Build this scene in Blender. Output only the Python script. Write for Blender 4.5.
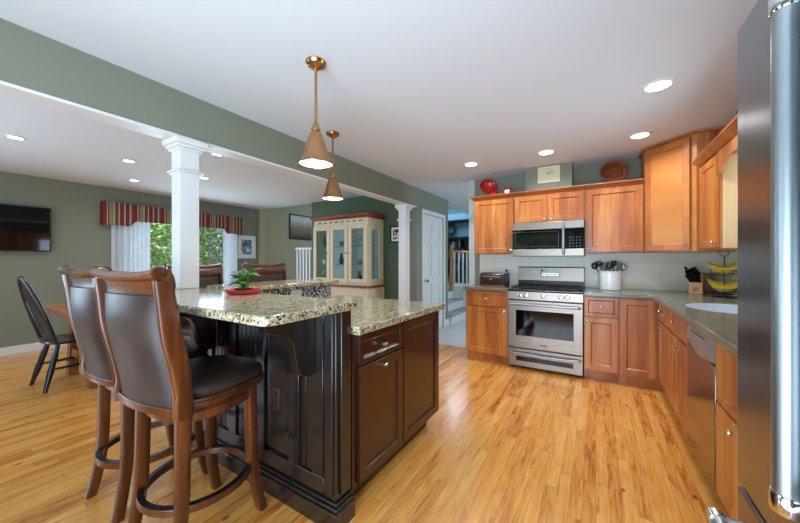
import bpy, bmesh, math, random
from mathutils import Vector, Matrix
random.seed(7)
for o in list(bpy.data.objects): bpy.data.objects.remove(o)
SC = bpy.context.scene
COL = SC.collection
PI = math.pi

# ------------------------------------------------------------------ camera
CAM_F = 316.365; YAW = 0.5541; EYE = 1.2374
cd = bpy.data.cameras.new('camera'); cam = bpy.data.objects.new('camera', cd); COL.objects.link(cam)
cam.location = (0, 0, EYE); cam.rotation_euler = (PI/2, 0, YAW)
cd.sensor_width = 36; cd.lens = 36*CAM_F/800; cd.shift_y = -0.9/800; cd.clip_start = 0.02; cd.clip_end = 200
SC.camera = cam

# ------------------------------------------------------------------ light
SC.view_settings.view_transform = 'Standard'; SC.view_settings.look = 'None'
SC.view_settings.gamma = 1; SC.view_settings.use_curve_mapping = False
SC.view_settings.exposure = -0.10
w = bpy.data.worlds.new('world'); SC.world = w; w.use_nodes = True
nt = w.node_tree; bg = nt.nodes['Background']
sky = nt.nodes.new('ShaderNodeTexSky'); sky.sky_type = 'HOSEK_WILKIE'; sky.turbidity = 3.0
sky.sun_direction = Vector((0.25, 0.6, 0.75)).normalized(); sky.ground_albedo = 0.4
nt.links.new(sky.outputs[0], bg.inputs[0]); bg.inputs[1].default_value = 1.6
sd = bpy.data.lights.new('sun', 'SUN'); sd.energy = 9.0; sd.angle = 0.01; sd.color = (1, .96, .9)
sun = bpy.data.objects.new('sun', sd); COL.objects.link(sun)
sun.rotation_euler = Vector((-0.25, -0.6, -0.75)).to_track_quat('-Z', 'Y').to_euler()
def area(name, loc, target, sx, sy, power, color=(1, 1, 1), spread=PI):
    l = bpy.data.lights.new(name, 'AREA'); l.shape = 'RECTANGLE'; l.size = sx; l.size_y = sy
    l.energy = power; l.color = color; l.spread = spread
    o = bpy.data.objects.new(name, l); COL.objects.link(o); o.location = loc
    o.rotation_euler = (Vector(target)-Vector(loc)).to_track_quat('-Z', 'Z').to_euler(); return o
# daylight at the patio door, plus added fill lamps out of view
area('front_fill', (0.35, -2.70, 1.35), (0.2, 0, 1.3), 1.1, 1.5, 75, (.62, .81, 1))  # fill added behind the camera, set in the unseen front wall
area('sink_fill', (1.05, 2.72, 1.55), (-.5, 2.72, 2.39), 0.7, 0.75, 6, (.60, .80, 1), 2.3)  # added lamp behind the arch, aimed up to brighten the far ceiling
area('daylight_patio_door', (-6.75, 2.9, 1.2), (0, 2.9, 1.0), 1.6, 1.8, 75, (.62, .81, 1))
area('side_fill', (-6.4, -1.6, 1.3), (0, -1.6, 1.1), 1.3, 1.3, 60, (.62, .81, 1))  # extra side light for the dining end, added out of view
area('upper_room_fill', (-4.3, 8.9, 3.2), (-4.0, 8.0, 0.5), 2.0, 1.2, 90, (.60, .82, 1))  # lamp added below the upper ceiling to brighten that room
area('hall_fill', (1.0, 6.2, 1.4), (-2, 6.2, 1.0), 1.2, 1.2, 50, (.66, .84, 1))  # added hall fill; the wall beside it has no window
# the photographer's flash, bounced off the white ceiling from behind the camera
area('ceiling_bounce', (-.3, -.9, .80), (-.2, .9, 2.39), 2.2, 1.4, 112, (.64, .81, 1))
area('ceiling_bounce', (-4.4, -1.2, 1.10), (-4.4, -.4, 2.39), 1.4, 1.4, 38, (.60, .80, 1))  # second upward lamp, added to even out the dining ceiling

# ------------------------------------------------------------------ materials
def lin(c):
    if isinstance(c, tuple): r = c
    else: r = tuple(int(c[i:i+2], 16)/255 for i in (0, 2, 4))
    return tuple(((v/12.92) if v <= .04045 else ((v+.055)/1.055)**2.4) for v in r)+(1,)
class NT:
    def __init__(s, name):
        s.m = bpy.data.materials.new(name); s.m.use_nodes = True; s.t = s.m.node_tree
        s.p = s.t.nodes['Principled BSDF']; s.o = s.t.nodes['Material Output']
    def n(s, ty, **kw):
        n = s.t.nodes.new(ty)
        for k, v in kw.items(): setattr(n, k, v)
        return n
    def l(s, a, b): s.t.links.new(a, b)
    def math(s, op, a, b=None, c=None):
        n = s.n('ShaderNodeMath', operation=op)
        for i, v in enumerate((a, b, c)):
            if v is None: continue
            if hasattr(v, 'links'): s.l(v, n.inputs[i])
            else: n.inputs[i].default_value = v
        return n.outputs[0]
    def coords(s):
        tc = s.n('ShaderNodeTexCoord'); return tc.outputs['Object']
    def sep(s, v):
        n = s.n('ShaderNodeSeparateXYZ'); s.l(v, n.inputs[0]); return n.outputs
    def comb(s, x, y, z):
        n = s.n('ShaderNodeCombineXYZ')
        for i, v in enumerate((x, y, z)):
            if hasattr(v, 'links'): s.l(v, n.inputs[i])
            else: n.inputs[i].default_value = v
        return n.outputs[0]
    def mapv(s, v, scale=(1, 1, 1), rot=(0, 0, 0), loc=(0, 0, 0)):
        n = s.n('ShaderNodeMapping'); s.l(v, n.inputs[0]); n.inputs['Scale'].default_value = scale
        n.inputs['Rotation'].default_value = rot; n.inputs['Location'].default_value = loc; return n.outputs[0]
    def noise(s, v, scale, detail=3, rough=.5, dist=0):
        n = s.n('ShaderNodeTexNoise'); s.l(v, n.inputs['Vector']); n.inputs['Scale'].default_value = scale
        n.inputs['Detail'].default_value = detail; n.inputs['Roughness'].default_value = rough
        n.inputs['Distortion'].default_value = dist; return n.outputs['Fac']
    def white(s, v):
        n = s.n('ShaderNodeTexWhiteNoise', noise_dimensions='3D'); s.l(v, n.inputs['Vector']); return n.outputs['Value']
    def ramp(s, f, stops, interp='LINEAR'):
        n = s.n('ShaderNodeValToRGB'); s.l(f, n.inputs[0]); r = n.color_ramp; r.interpolation = interp
        while len(r.elements) > 1: r.elements.remove(r.elements[-1])
        r.elements[0].position = stops[0][0]; r.elements[0].color = lin(stops[0][1])
        for p, c in stops[1:]:
            e = r.elements.new(p); e.color = lin(c)
        return n.outputs[0]
    def mix(s, f, a, b, mode='MIX'):
        n = s.n('ShaderNodeMix', data_type='RGBA', blend_type=mode)
        for sock, v in ((n.inputs[0], f), (n.inputs[6], a), (n.inputs[7], b)):
            if hasattr(v, 'links'): s.l(v, sock)
            elif isinstance(v, (int, float)): sock.default_value = v
            else: sock.default_value = lin(v)
        return n.outputs[2]
    def color(s, c): s.l(c, s.p.inputs['Base Color'])
    def bump(s, h, strength=.2, dist=.002):
        n = s.n('ShaderNodeBump'); n.inputs['Strength'].default_value = strength; n.inputs['Distance'].default_value = dist
        s.l(h, n.inputs['Height']); s.l(n.outputs[0], s.p.inputs['Normal'])
    def set(s, **kw):
        for k, v in kw.items(): s.p.inputs[k.replace('_', ' ')].default_value = v
        return s
def plain(name, c, rough=.5, metal=0, spec=.5, coat=0, var=.06, vscale=6):
    m = NT(name); v = m.coords(); f = m.noise(v, vscale, 3)
    base = lin(c)
    cc = m.ramp(f, [(.3, c), (.7, c)])
    rmp = cc.node.color_ramp
    rmp.elements[0].color = tuple(x*(1-var) for x in base[:3])+(1,)
    rmp.elements[1].color = tuple(min(1, x*(1+var)) for x in base[:3])+(1,)
    m.color(cc); m.set(Roughness=rough, Metallic=metal, Specular_IOR_Level=spec, Coat_Weight=coat); return m.m
def paint(name, c, rough=.6):
    m = NT(name); v = m.coords(); m.color(m.mix(m.noise(v, 3, 2), c, c))
    m.bump(m.noise(v, 180, 2), .08, .001); m.set(Roughness=rough, Specular_IOR_Level=.3); return m.m
def woodmat(name, dark, mid, light, rough=.35, grain='z', stave=.075, staves=True, coat=.2, vary=1.0):
    m = NT(name); v = m.coords(); x, y, z = m.sep(v)
    oi = m.n('ShaderNodeObjectInfo'); rnd = m.math('MULTIPLY', oi.outputs['Random'], 13.0)
    if grain == 'z': a, b = m.math('ADD', x, y), z
    elif grain == 'x': a, b = m.math('ADD', y, z), x
    else: a, b = m.math('ADD', x, z), y
    g = m.comb(m.math('MULTIPLY', a, 30.0), m.math('MULTIPLY', b, 2.2), rnd)
    n1 = m.noise(g, 1.6, 5, .6, .35)
    g2 = m.comb(m.math('MULTIPLY', a, 9.0), m.math('MULTIPLY', b, 1.1), rnd)
    n2 = m.noise(g2, 1.0, 3, .5, .6)
    f = m.math('ADD', m.math('MULTIPLY', n1, .45), m.math('MULTIPLY', n2, .55))
    if staves:
        st = m.white(m.comb(m.math('FLOOR', m.math('DIVIDE', m.math('ADD', a, rnd), stave)), rnd, 0.0))
        f = m.math('ADD', f, m.math('MULTIPLY', m.math('SUBTRACT', st, .5), .28*vary))
    m.color(m.ramp(f, [(.25, dark), (.5, mid), (.75, light)]))
    m.bump(n1, .05, .001); m.set(Roughness=rough, Coat_Weight=coat, Coat_Roughness=.25); return m.m
M = {}
M['green'] = paint('sage_green_paint', '848776')
M['green_dark'] = paint('deep_green_wall', '54664f')  # darker green than the other walls, for the dining back wall
M['beige'] = paint('beige_paint', 'b9b08f')
M['teal'] = paint('teal_paint', '3a6268')
M['skyblue'] = paint('pale_blue_paint', '6788a0')
M['ceil'] = paint('ceiling_paint', 'dee3ea', .8)
M['white'] = plain('white_trim_paint', 'e6e5e4', .35, var=.01)
M['cream'] = plain('cream_paint', 'e2d3b4', .45, var=.03)
M['cab'] = woodmat('honey_cherry_wood', '924a1b', 'b6692d', 'd08d48', .32, 'z', .085)
M['cab_h'] = woodmat('honey_cherry_wood_horizontal', '8a431d', 'ab6430', 'c88a4d', .32, 'x', .3)
M['cab_in'] = woodmat('pale_maple_panel', 'c99f6c', 'd9b483', 'e6c699', .4, 'z', .3)
M['esp'] = woodmat('espresso_wood', '1d0906', '2b100b', '3b1711', .22, 'z', .3, False, .5)
M['espd'] = woodmat('black_stained_wood', '14100f', '1d1715', '282019', .22, 'z', .12, False, .5)
M['stool'] = woodmat('walnut_stool_wood', '250f05', '522710', '80451c', .28, 'z', .3, False, .5)
M['oak'] = woodmat('golden_oak_wood', 'a8733a', 'c9935a', 'd9aa70', .4, 'z', .3, False)
M['table'] = woodmat('chestnut_table_wood', '6e3b1c', '9c5b30', 'b87745', .3, 'y', .12)
M['redwood'] = woodmat('red_brown_wood', '6a2c18', '8d4326', 'a55a36', .35, 'x', .3, False)
M['board'] = woodmat('cutting_board_wood', '6b4526', '8b6038', 'a97b4d', .5, 'z', .04)
M['block'] = plain('beech_block_wood', 'd2a76c', .5)
M['black'] = plain('satin_black', '0d0d0e', .35)
M['blackg'] = plain('black_glass', '060607', .05, spec=.6)
M['iron'] = plain('cast_iron', '141414', .55)
M['blackpaint'] = plain('black_chair_paint', '15171c', .3, coat=.3)
M['leather'] = None
m = NT('dark_brown_leather'); v = m.coords(); vo = m.n('ShaderNodeTexVoronoi'); m.l(v, vo.inputs['Vector']); vo.inputs['Scale'].default_value = 300
m.color(m.ramp(m.noise(v, 9, 4), [(.3, '2b201d'), (.7, '3d2f2b')])); m.bump(vo.outputs['Distance'], .15, .001)
m.set(Roughness=.40, Specular_IOR_Level=.45); M['leather'] = m.m
def steelmat(name, c, rough, axis):
    m = NT(name); v = m.coords(); s = {'z': (90, 90, .8), 'h': (1, 1, 90)}[axis]
    n = m.noise(m.mapv(v, s), 1, 3)
    m.color(m.mix(n, c, c)); rr = m.math('ADD', m.math('MULTIPLY', n, .10), rough-.05)
    m.l(rr, m.p.inputs['Roughness']); m.set(Metallic=1.0); return m.m
M['steel'] = steelmat('brushed_stainless', '968b80', .36, 'h')
M['steelv'] = steelmat('brushed_stainless_vertical', '84878b', .24, 'z')
M['handle'] = steelmat('satin_handle_steel', 'a4adb1', .38, 'z')
M['chrome'] = plain('polished_chrome', 'd8d8da', .12, 1)
M['nickel'] = plain('satin_nickel', 'cfcac2', .22, 1)
M['brass'] = plain('aged_brass', 'bd9368', .22, 1)
M['dwpanel'] = steelmat('dishwasher_steel', '8f877f', .16, 'z')
M['dwtop'] = plain('dishwasher_grey_panel', 'a9a9aa', .35, .5)
M['porc'] = plain('white_porcelain', 'e8e8e6', .15, coat=.3, var=.01)
M['basin'] = plain('sink_basin_white', 'd3dce8', .2, var=.01)
M['plastic'] = plain('white_plastic', 'ecebe4', .4, var=.01)
M['red'] = plain('red_glaze', 'a8131a', .2, coat=.5)
M['redpot'] = plain('red_pot', 'd2303a', .35)
M['wicker'] = None
m = NT('woven_wicker'); v = m.coords(); wv = m.n('ShaderNodeTexWave'); m.l(v, wv.inputs['Vector']); wv.inputs['Scale'].default_value = 40; wv.inputs['Distortion'].default_value = 3
m.color(m.ramp(wv.outputs['Fac'], [(.2, '5e2613'), (.8, 'b0603a')])); m.bump(wv.outputs['Fac'], .6, .004); m.set(Roughness=.55); M['wicker'] = m.m
M['banana'] = plain('banana_skin', 'dcc640', .45, var=.12, vscale=14)
M['bananatip'] = plain('banana_stem', '8a9a2c', .5)
M['leaf'] = plain('leaf_green', '4f8a33', .45, var=.35, vscale=3)
M['leafout'] = plain('garden_leaf', '9dbb6a', .5, var=.4, vscale=1.4)
M['bark'] = plain('bark', '4a3a2a', .8)
M['grass'] = plain('lawn', '6d8a45', .8, var=.25)
M['tread'] = plain('grey_carpet_tread', 'a6a8a9', .9, var=.08, vscale=40)
M['toast'] = plain('dark_brown_enamel', '2f1a16', .25, coat=.4)
M['wreath'] = plain('dark_wreath_leaf', '17241c', .7)
M['matte'] = plain('mat_board', 'e9ece9', .6, var=.01)
# granite
m = NT('speckled_granite'); v = m.coords()
dv = m.mix(.02, v, m.n('ShaderNodeTexNoise').outputs['Color'])
vo = m.n('ShaderNodeTexVoronoi'); m.l(v, vo.inputs['Vector']); vo.inputs['Scale'].default_value = 140
vs = m.sep(vo.outputs['Color'])
vo2 = m.n('ShaderNodeTexVoronoi'); m.l(v, vo2.inputs['Vector']); vo2.inputs['Scale'].default_value = 70
v2 = m.sep(vo2.outputs['Color'])
big = m.noise(v, 14, 4, .6, .5)
f = m.math('ADD', m.math('ADD', m.math('MULTIPLY', vs[0], .50), m.math('MULTIPLY', v2[1], .25)), m.math('MULTIPLY', big, .36))
m.color(m.ramp(f, [(.22, '1f1812'), (.33, '54463a'), (.41, '857862'), (.50, '9c8f6b'), (.60, 'ac9f7b'), (.74, 'bfb495'), (.88, 'd6d0c0')]))
m.set(Roughness=.16, Coat_Weight=.2, Coat_Roughness=.08); M['granite'] = m.m
m = NT('grey_green_stone'); v = m.coords(); f = m.noise(v, 160, 3, .6)
m.color(m.ramp(f, [(.3, '5e5f4e'), (.55, '757664'), (.75, '8a8a7a')])); m.set(Roughness=.22, Coat_Weight=.2); M['stone'] = m.m
# wood floor
m = NT('oak_strip_floor'); v = m.coords(); x, y, z = m.sep(v)
row = m.math('FLOOR', m.math('DIVIDE', x, .0585))
sh = m.math('MULTIPLY', m.white(m.comb(row, 3.0, 1.0)), 5.0)
yy = m.math('DIVIDE', m.math('ADD', y, sh), .92)
colm = m.math('FLOOR', yy)
pid = m.white(m.comb(row, colm, 0.0)); pid2 = m.white(m.comb(row, colm, 7.0))
gv = m.comb(m.math('ADD', m.math('MULTIPLY', x, 26.0), m.math('MULTIPLY', pid, 40.0)), m.math('MULTIPLY', y, 2.0), m.math('MULTIPLY', pid, 9.0))
g1 = m.noise(gv, 1.2, 5, .62, 1.6)
g2 = m.noise(m.comb(m.math('MULTIPLY', x, 8.0), m.math('MULTIPLY', y, 1.3), m.math('MULTIPLY', pid2, 30.0)), 1.4, 3, .5, 2.2)
f = m.math('ADD', m.math('MULTIPLY', g1, .50), m.math('ADD', m.math('MULTIPLY', g2, .36), m.math('MULTIPLY', pid, .20)))
base = m.ramp(f, [(.28, '8c4518'), (.38, 'b86a28'), (.48, 'da9242'), (.62, 'e6a550'), (.82, 'f0c176')])
kn = m.n('ShaderNodeTexVoronoi'); m.l(m.mapv(v, (6.0, 2.8, 1)), kn.inputs['Vector']); kn.inputs['Scale'].default_value = 1.0
kn2 = m.noise(v, 30, 2)
kf = m.math('LESS_THAN', m.math('ADD', kn.outputs['Distance'], m.math('MULTIPLY', kn2, .05)), .085)
base = m.mix(m.math('MULTIPLY', kf, .75), base, '5e3016')
st = m.noise(m.comb(m.math('MULTIPLY', x, 46.0), m.math('MULTIPLY', y, 1.7), m.math('MULTIPLY', pid, 20.0)), 1.0, 3, .55, 2.0)
base = m.mix(m.math('MULTIPLY', m.math('GREATER_THAN', st, .635), .5), base, '8a4a20')
fx = m.math('FRACT', m.math('DIVIDE', x, .0585)); fy = m.math('FRACT', yy)
gap = m.math('MAXIMUM', m.math('LESS_THAN', fx, .018), m.math('LESS_THAN', fy, .0022))
base = m.mix(m.math('MULTIPLY', gap, .75), base, '5a3418')
m.color(base); m.bump(m.math('SUBTRACT', 1.0, gap), .15, .001)
m.set(Roughness=.26, Specular_IOR_Level=.5, Coat_Weight=.25, Coat_Roughness=.15); M['floor'] = m.m
# tile helper
def tilemat(name, c1, c2, grout, tw, th, rough=.35, axes='xz', off=.5, mortar=.003):
    m = NT(name); v = m.coords(); x, y, z = m.sep(v)
    a, b = {'xz': (x, z), 'yz': (y, z), 'xy': (x, y)}[axes]
    br = m.n('ShaderNodeTexBrick'); m.l(m.comb(a, b, 0.0), br.inputs['Vector']); br.offset = off
    for k, val in (('Scale', 1.0), ('Mortar Size', mortar), ('Brick Width', tw), ('Row Height', th), ('Mortar Smooth', .1), ('Bias', 0.0)): br.inputs[k].default_value = val
    br.inputs['Color1'].default_value = lin(c1); br.inputs['Color2'].default_value = lin(c2); br.inputs['Mortar'].default_value = lin(grout)
    n = m.noise(v, 22, 4)
    m.color(m.mix(m.math('MULTIPLY', n, .35), br.outputs['Color'], c2)); m.bump(m.math('SUBTRACT', 1.0, br.outputs['Fac']), .3, .001)
    m.set(Roughness=rough); return m.m
M['tileback'] = tilemat('backsplash_tile', 'e4dfcc', 'ece8d8', 'd6d0bd', .30, .152)
M['tileside'] = tilemat('backsplash_tile_side', 'e4dfcc', 'ece8d8', 'd6d0bd', .30, .152, axes='yz')
M['tilefloor'] = tilemat('hall_floor_tile', 'c8cac8', 'd4d5d3', 'a8a9a7', .33, .33, .3, 'xy', 0)
# mosaic
m = NT('black_white_mosaic'); v = m.coords(); vo = m.n('ShaderNodeTexVoronoi'); m.l(m.mapv(v, (1, 1, 1), (.6, 0, 0)), vo.inputs['Vector']); vo.inputs['Scale'].default_value = 105
m.color(m.ramp(m.sep(vo.outputs['Color'])[0], [(0, '2c2e38'), (.42, '6c6f7a'), (.55, 'c6c8cc'), (.8, 'eceded')], 'CONSTANT')); m.set(Roughness=.2); M['mosaic'] = m.m
# valance stripes
m = NT('striped_valance_fabric'); v = m.coords(); x, y, z = m.sep(v)
f = m.math('FRACT', m.math('DIVIDE', y, .385))
m.color(m.ramp(f, [(0, '7c2226'), (.17, 'a8997f'), (.21, '2f3335'), (.25, '8f7a5a'), (.33, '6b7a5c'), (.38, 'a8997f'), (.43, '3a3032'), (.48, '6f5538'), (.54, 'a8997f'), (.58, '7c2226'), (.72, 'a8997f'), (.77, '33383c'), (.81, '7d2629'), (.90, 'a8997f'), (.95, '55604f')], 'CONSTANT'))
m.set(Roughness=.9); M['valance'] = m.m
# glass
m = NT('clear_glass'); tr = m.n('ShaderNodeBsdfTransparent'); gl = m.n('ShaderNodeBsdfGlossy'); gl.inputs['Roughness'].default_value = .02
lw = m.n('ShaderNodeLayerWeight'); lw.inputs[0].default_value = .3; fq = m.math('MULTIPLY_ADD', m.math('POWER', lw.outputs['Facing'], 4.0), .5, .04); mx = m.n('ShaderNodeMixShader')
tr.inputs[0].default_value = (.95, .97, .96, 1)
m.l(fq, mx.inputs[0]); m.l(tr.outputs[0], mx.inputs[1]); m.l(gl.outputs[0], mx.inputs[2]); m.l(mx.outputs[0], m.o.inputs[0]); M['glass'] = m.m
def emis(name, c, s):
    m = NT(name); m.p.inputs['Emission Color'].default_value = lin(c); m.p.inputs['Emission Strength'].default_value = s; m.p.inputs['Base Color'].default_value = lin(c); return m.m
M['lamp'] = emis('lamp_lens', 'fff4e0', 9)
M['bulb'] = emis('lamp_bulb', 'ffeed0', 14)
M['led'] = emis('blue_green_display', '6fd0a0', .35)
def picmat(name, kind):
    m = NT(name); v = m.coords(); x, y, z = m.sep(v)
    if kind == 'land':
        f = m.math('ADD', m.math('MULTIPLY', z, 1.55), m.math('MULTIPLY', m.noise(v, 9, 4), .28))
        m.color(m.ramp(f, [(0.1, '3d352e'), (.40, '806850'), (.62, '97805f'), (.72, 'a89c90'), (.9, 'd2cfc8')]))
    elif kind == 'ink':
        f = m.noise(m.mapv(v, (1, 1, .6)), 13, 4, .6, 1.0)
        m.color(m.ramp(f, [(.36, '24384a'), (.48, '587389'), (.58, '9db6c4'), (.68, 'dbe6ea')]))
    else:
        f = m.noise(v, 24, 2); m.color(m.ramp(f, [(.44, '29242a'), (.52, '8d6a62'), (.58, 'ece9e6')]))
    m.set(Roughness=.25); return m.m
M['land'] = picmat('landscape_print', 'land'); M['ink'] = picmat('ink_print', 'ink'); M['floral'] = picmat('dark_red_print', 'x')

# ------------------------------------------------------------------ mesh helpers
class MB:
    def __init__(s): s.b = bmesh.new()
    def face(s, vs):
        try: return s.b.faces.new(vs)
        except ValueError: return None
    def box(s, x0, x1, y0, y1, z0, z1, T=None):
        c = [(x0, y0, z0), (x1, y0, z0), (x1, y1, z0), (x0, y1, z0), (x0, y0, z1), (x1, y0, z1), (x1, y1, z1), (x0, y1, z1)]
        vs = [s.b.verts.new(T(p) if T else p) for p in c]
        for f in ((3, 2, 1, 0), (4, 5, 6, 7), (0, 1, 5, 4), (1, 2, 6, 5), (2, 3, 7, 6), (3, 0, 4, 7)): s.face([vs[i] for i in f])
        return s
    def loft(s, rings, cap=True, closed=True, loop=False):
        R = [[s.b.verts.new(p) for p in r] for r in rings]; n = len(R[0])
        prs = list(zip(R, R[1:]))+([(R[-1], R[0])] if loop else [])
        for A, B in prs:
            for i in range(n if closed else n-1):
                j = (i+1) % n; s.face([A[i], A[j], B[j], B[i]])
        if cap and not loop: s.face(R[0][::-1]); s.face(R[-1])
        return s
    def prism(s, pts, fn, a0, a1):            # pts 2D, fn(u,v,a) -> 3D
        return s.loft([[fn(u, v, a0) for u, v in pts], [fn(u, v, a1) for u, v in pts]])
    def lathe(s, prof, c=(0, 0, 0), n=24, T=None, cap=True):
        rings = []
        for r, z in prof:
            rg = [(c[0]+r*math.cos(2*PI*i/n), c[1]+r*math.sin(2*PI*i/n), c[2]+z) for i in range(n)]
            rings.append([T(p) for p in rg] if T else rg)
        return s.loft(rings, cap)
    def tube(s, path, r, n=10, loop=False, sy=1.0):
        P = [Vector(p) for p in path]; rings = []; N = len(P); up = None
        for i, p in enumerate(P):
            if loop: t = P[(i+1) % N]-P[i-1]
            else: t = P[min(i+1, N-1)]-P[max(i-1, 0)]
            t.normalize()
            if up is None:
                up = Vector((0, 0, 1)) if abs(t.z) < .9 else Vector((1, 0, 0))
            a = t.cross(up).normalized(); b = a.cross(t).normalized(); up = b
            rr = r[i] if isinstance(r, (list, tuple)) else r
            rings.append([p+a*rr*math.cos(2*PI*k/n)+b*rr*sy*math.sin(2*PI*k/n) for k in range(n)])
        return s.loft(rings, True, True, loop)
    def sphere(s, c, r, sx=1, sy=1, sz=1, n=14):
        pr = [(max(.001, r*math.sin(PI*i/8)), -r*math.cos(PI*i/8)) for i in range(9)]
        return s.lathe(pr, (0, 0, 0), n, lambda p: (c[0]+p[0]*sx, c[1]+p[1]*sy, c[2]+p[2]*sz))
def sect(c, ax, bx, n=16, p=4.0):
    c = Vector(c); ax = Vector(ax); bx = Vector(bx); out = []
    for i in range(n):
        t = 2*PI*i/n; cc, ss = math.cos(t), math.sin(t)
        out.append(c+ax*math.copysign(abs(cc)**(2/p), cc)+bx*math.copysign(abs(ss)**(2/p), ss))
    return out
def build(name, mb, mat, parent=None, bevel=0, segs=2, smooth=True, origin=None, local=False):
    me = bpy.data.meshes.new(name); b = mb.b
    bmesh.ops.recalc_face_normals(b, faces=b.faces)
    off = Vector((0, 0, 0))
    if not local:
        if parent is not None:
            q = parent
            while q is not None: off += q.location; q = q.parent
        if origin is not None: off = Vector(origin) if parent is None else off
    if off.length: bmesh.ops.translate(b, verts=b.verts, vec=-off)
    if smooth:
        for f in b.faces: f.smooth = True
        for e in b.edges:
            if len(e.link_faces) == 2 and e.calc_face_angle(0) > .6: e.smooth = False
    b.to_mesh(me); b.free()
    o = bpy.data.objects.new(name, me); COL.objects.link(o)
    me.materials.append(mat)
    if parent is not None: o.parent = parent
    elif origin is not None: o.location = origin
    if bevel:
        md = o.modifiers.new('bevel', 'BEVEL'); md.width = bevel; md.segments = segs; md.limit_method = 'ANGLE'; md.angle_limit = .6
        md.harden_normals = False
    return o
def thing(name, label, cat, loc, rz=0, group=None):
    o = bpy.data.objects.new(name, None); COL.objects.link(o); o.location = loc; o.rotation_euler = (0, 0, rz)
    o.empty_display_size = .1; o['label'] = label; o['category'] = cat
    if group: o['group'] = group
    return o
def tag(o, label, cat, group=None):
    o['label'] = label; o['category'] = cat
    if group: o['group'] = group
    return o
def struct(name, mb, mat, parent=None, bevel=0):
    o = build(name, mb, mat, parent, bevel, smooth=False)
    if parent is None: o['kind'] = 'structure'
    return o
def dup(root, loc, rz=0, label=None, group=None):
    r = root.copy(); COL.objects.link(r); r.location = loc; r.rotation_euler = (0, 0, rz)
    if label: r['label'] = label
    if group: r['group'] = group
    for ch in list(root.children):
        c = ch.copy(); COL.objects.link(c); c.parent = r
        for g in list(ch.children):
            d = g.copy(); COL.objects.link(d); d.parent = c
    return r
def frame(o, u, n):                           # (u, w, z) -> world: along face, outward, up
    o = Vector(o); u = Vector(u).normalized(); n = Vector(n).normalized()
    return lambda p: o+u*p[0]+n*p[1]+Vector((0, 0, p[2]))
def bx(x0, x1, y0, y1, z0, z1): return MB().box(x0, x1, y0, y1, z0, z1)

# ================================================================== ROOM SHELL
ZC = 2.395; XR = 1.09; YB = 4.434; XL = -6.54; XH = -2.414; YN = -2.8
fl = MB(); fl.box(XL-.1, XR+.1, YN, 4.30, -.05, 0); struct('floor', fl, M['floor'])
struct('floor', bx(-2.9, XR+.1, 4.30, 8.2, -.05, .002), M['tilefloor'])
struct('floor', bx(XL-.1, -2.9, 4.62, 9.6, .3, .54), M['tread'])
# ceilings
struct('ceiling', bx(XL-.1, XR+.1, YN, 4.50, ZC, ZC+.1), M['ceil'])
struct('ceiling', bx(-2.72, XR+.1, 4.50, 8.3, ZC, ZC+.1), M['ceil'])
struct('ceiling', bx(XL-.1, -2.6, 4.4, 9.7, 3.45, 3.55), M['ceil'])
# kitchen walls
struct('wall_back', bx(-1.48, XR, YB, YB+.14, 0, ZC), M['green'])
struct('trim_1', bx(-1.565, -1.48, YB-.004, YB+.145, 0, ZC), paint('shaded_white_paint', 'c3cac4'))  # white wall end; its shade is mixed into this grey-green colour
wr = MB()
wr.box(XR, XR+.12, YN, 2.35, 0, ZC); wr.box(XR, XR+.12, 3.1, YB+.14, 0, ZC)
wr.box(XR, XR+.12, 2.35, 3.1, 0, 1.15); wr.box(XR, XR+.12, 2.35, 3.1, 2.0, ZC)
struct('wall_right', wr, M['green'])
struct('wall_right', MB().box(XR, XR+.12, 4.62, 8.2, 0, ZC), M['green'])
struct('wall_soffit', bx(-.748, -.236, 4.20, YB, 2.04, ZC-.001), M['green'])
# beam and trim
struct('wall_header', bx(-2.545, XH, YN, 4.40, 2.095, ZC), M['green'])
struct('trim_2', bx(-2.552, XH+.006, YN, 4.40, 2.078, 2.095), M['white'])
# door wall
wd = MB(); D0, D1, DZ = 4.64, 5.43, 2.02
wd.box(-2.545, XH, 4.40, D0, 0, ZC); wd.box(-2.545, XH, D1, 5.65, 0, ZC); wd.box(-2.545, XH, D0, D1, DZ, ZC)
struct('wall_hall', wd, M['green'])
dr = thing('door_1', '', '', (XH, D0, 0)); del dr['label']; del dr['category']; dr['kind'] = 'structure'
dm = MB(); T = frame((XH-.03, D0, 0), (0, 1, 0), (1, 0, 0)); W = D1-D0
def ringpanel(mb, T, u0, u1, z0, z1, steps, back=None):
    rings = []
    for ins, w in steps: rings.append([T((u0+ins, w, z0+ins)), T((u1-ins, w, z0+ins)), T((u1-ins, w, z1-ins)), T((u0+ins, w, z1-ins))])
    mb.loft(rings, True); return mb
dm.box(.004, W-.004, -.02, 0.0, .01, DZ-.004, T)
sw = .11; cols = [(sw, W/2-.05), (W/2+.05, W-sw)]; rows = [(.22, .84), (.98, 1.52), (1.62, 1.90)]
us = [.004, cols[0][0], cols[0][1], cols[1][0], cols[1][1], W-.004]; zs = [.01, .22, .84, .98, 1.52, 1.62, 1.90, DZ-.004]
for i in range(0, 5, 2): dm.box(us[i], us[i+1], 0.0, .020, .01, DZ-.004, T)
for i in range(0, 7, 2):
    for a, b in cols: dm.box(a, b, 0.0, .020, zs[i], zs[i+1], T)
for a, b in cols:
    for c, d in rows: ringpanel(dm, T, a+.022, b-.022, c+.022, d-.022, [(0, -.001), (.02, .012), (.045, .012)])
build('door_leaf', dm, M['white'], dr, .002)
cs = MB()
cs.box(XH, XH+.018, D0-.065, D0, 0, DZ+.065); cs.box(XH, XH+.018, D1, D1+.065, 0, DZ+.065); cs.box(XH, XH+.018, D0, D1, DZ, DZ+.065)
build('door_casing', cs, M['white'], dr, .004)
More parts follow.
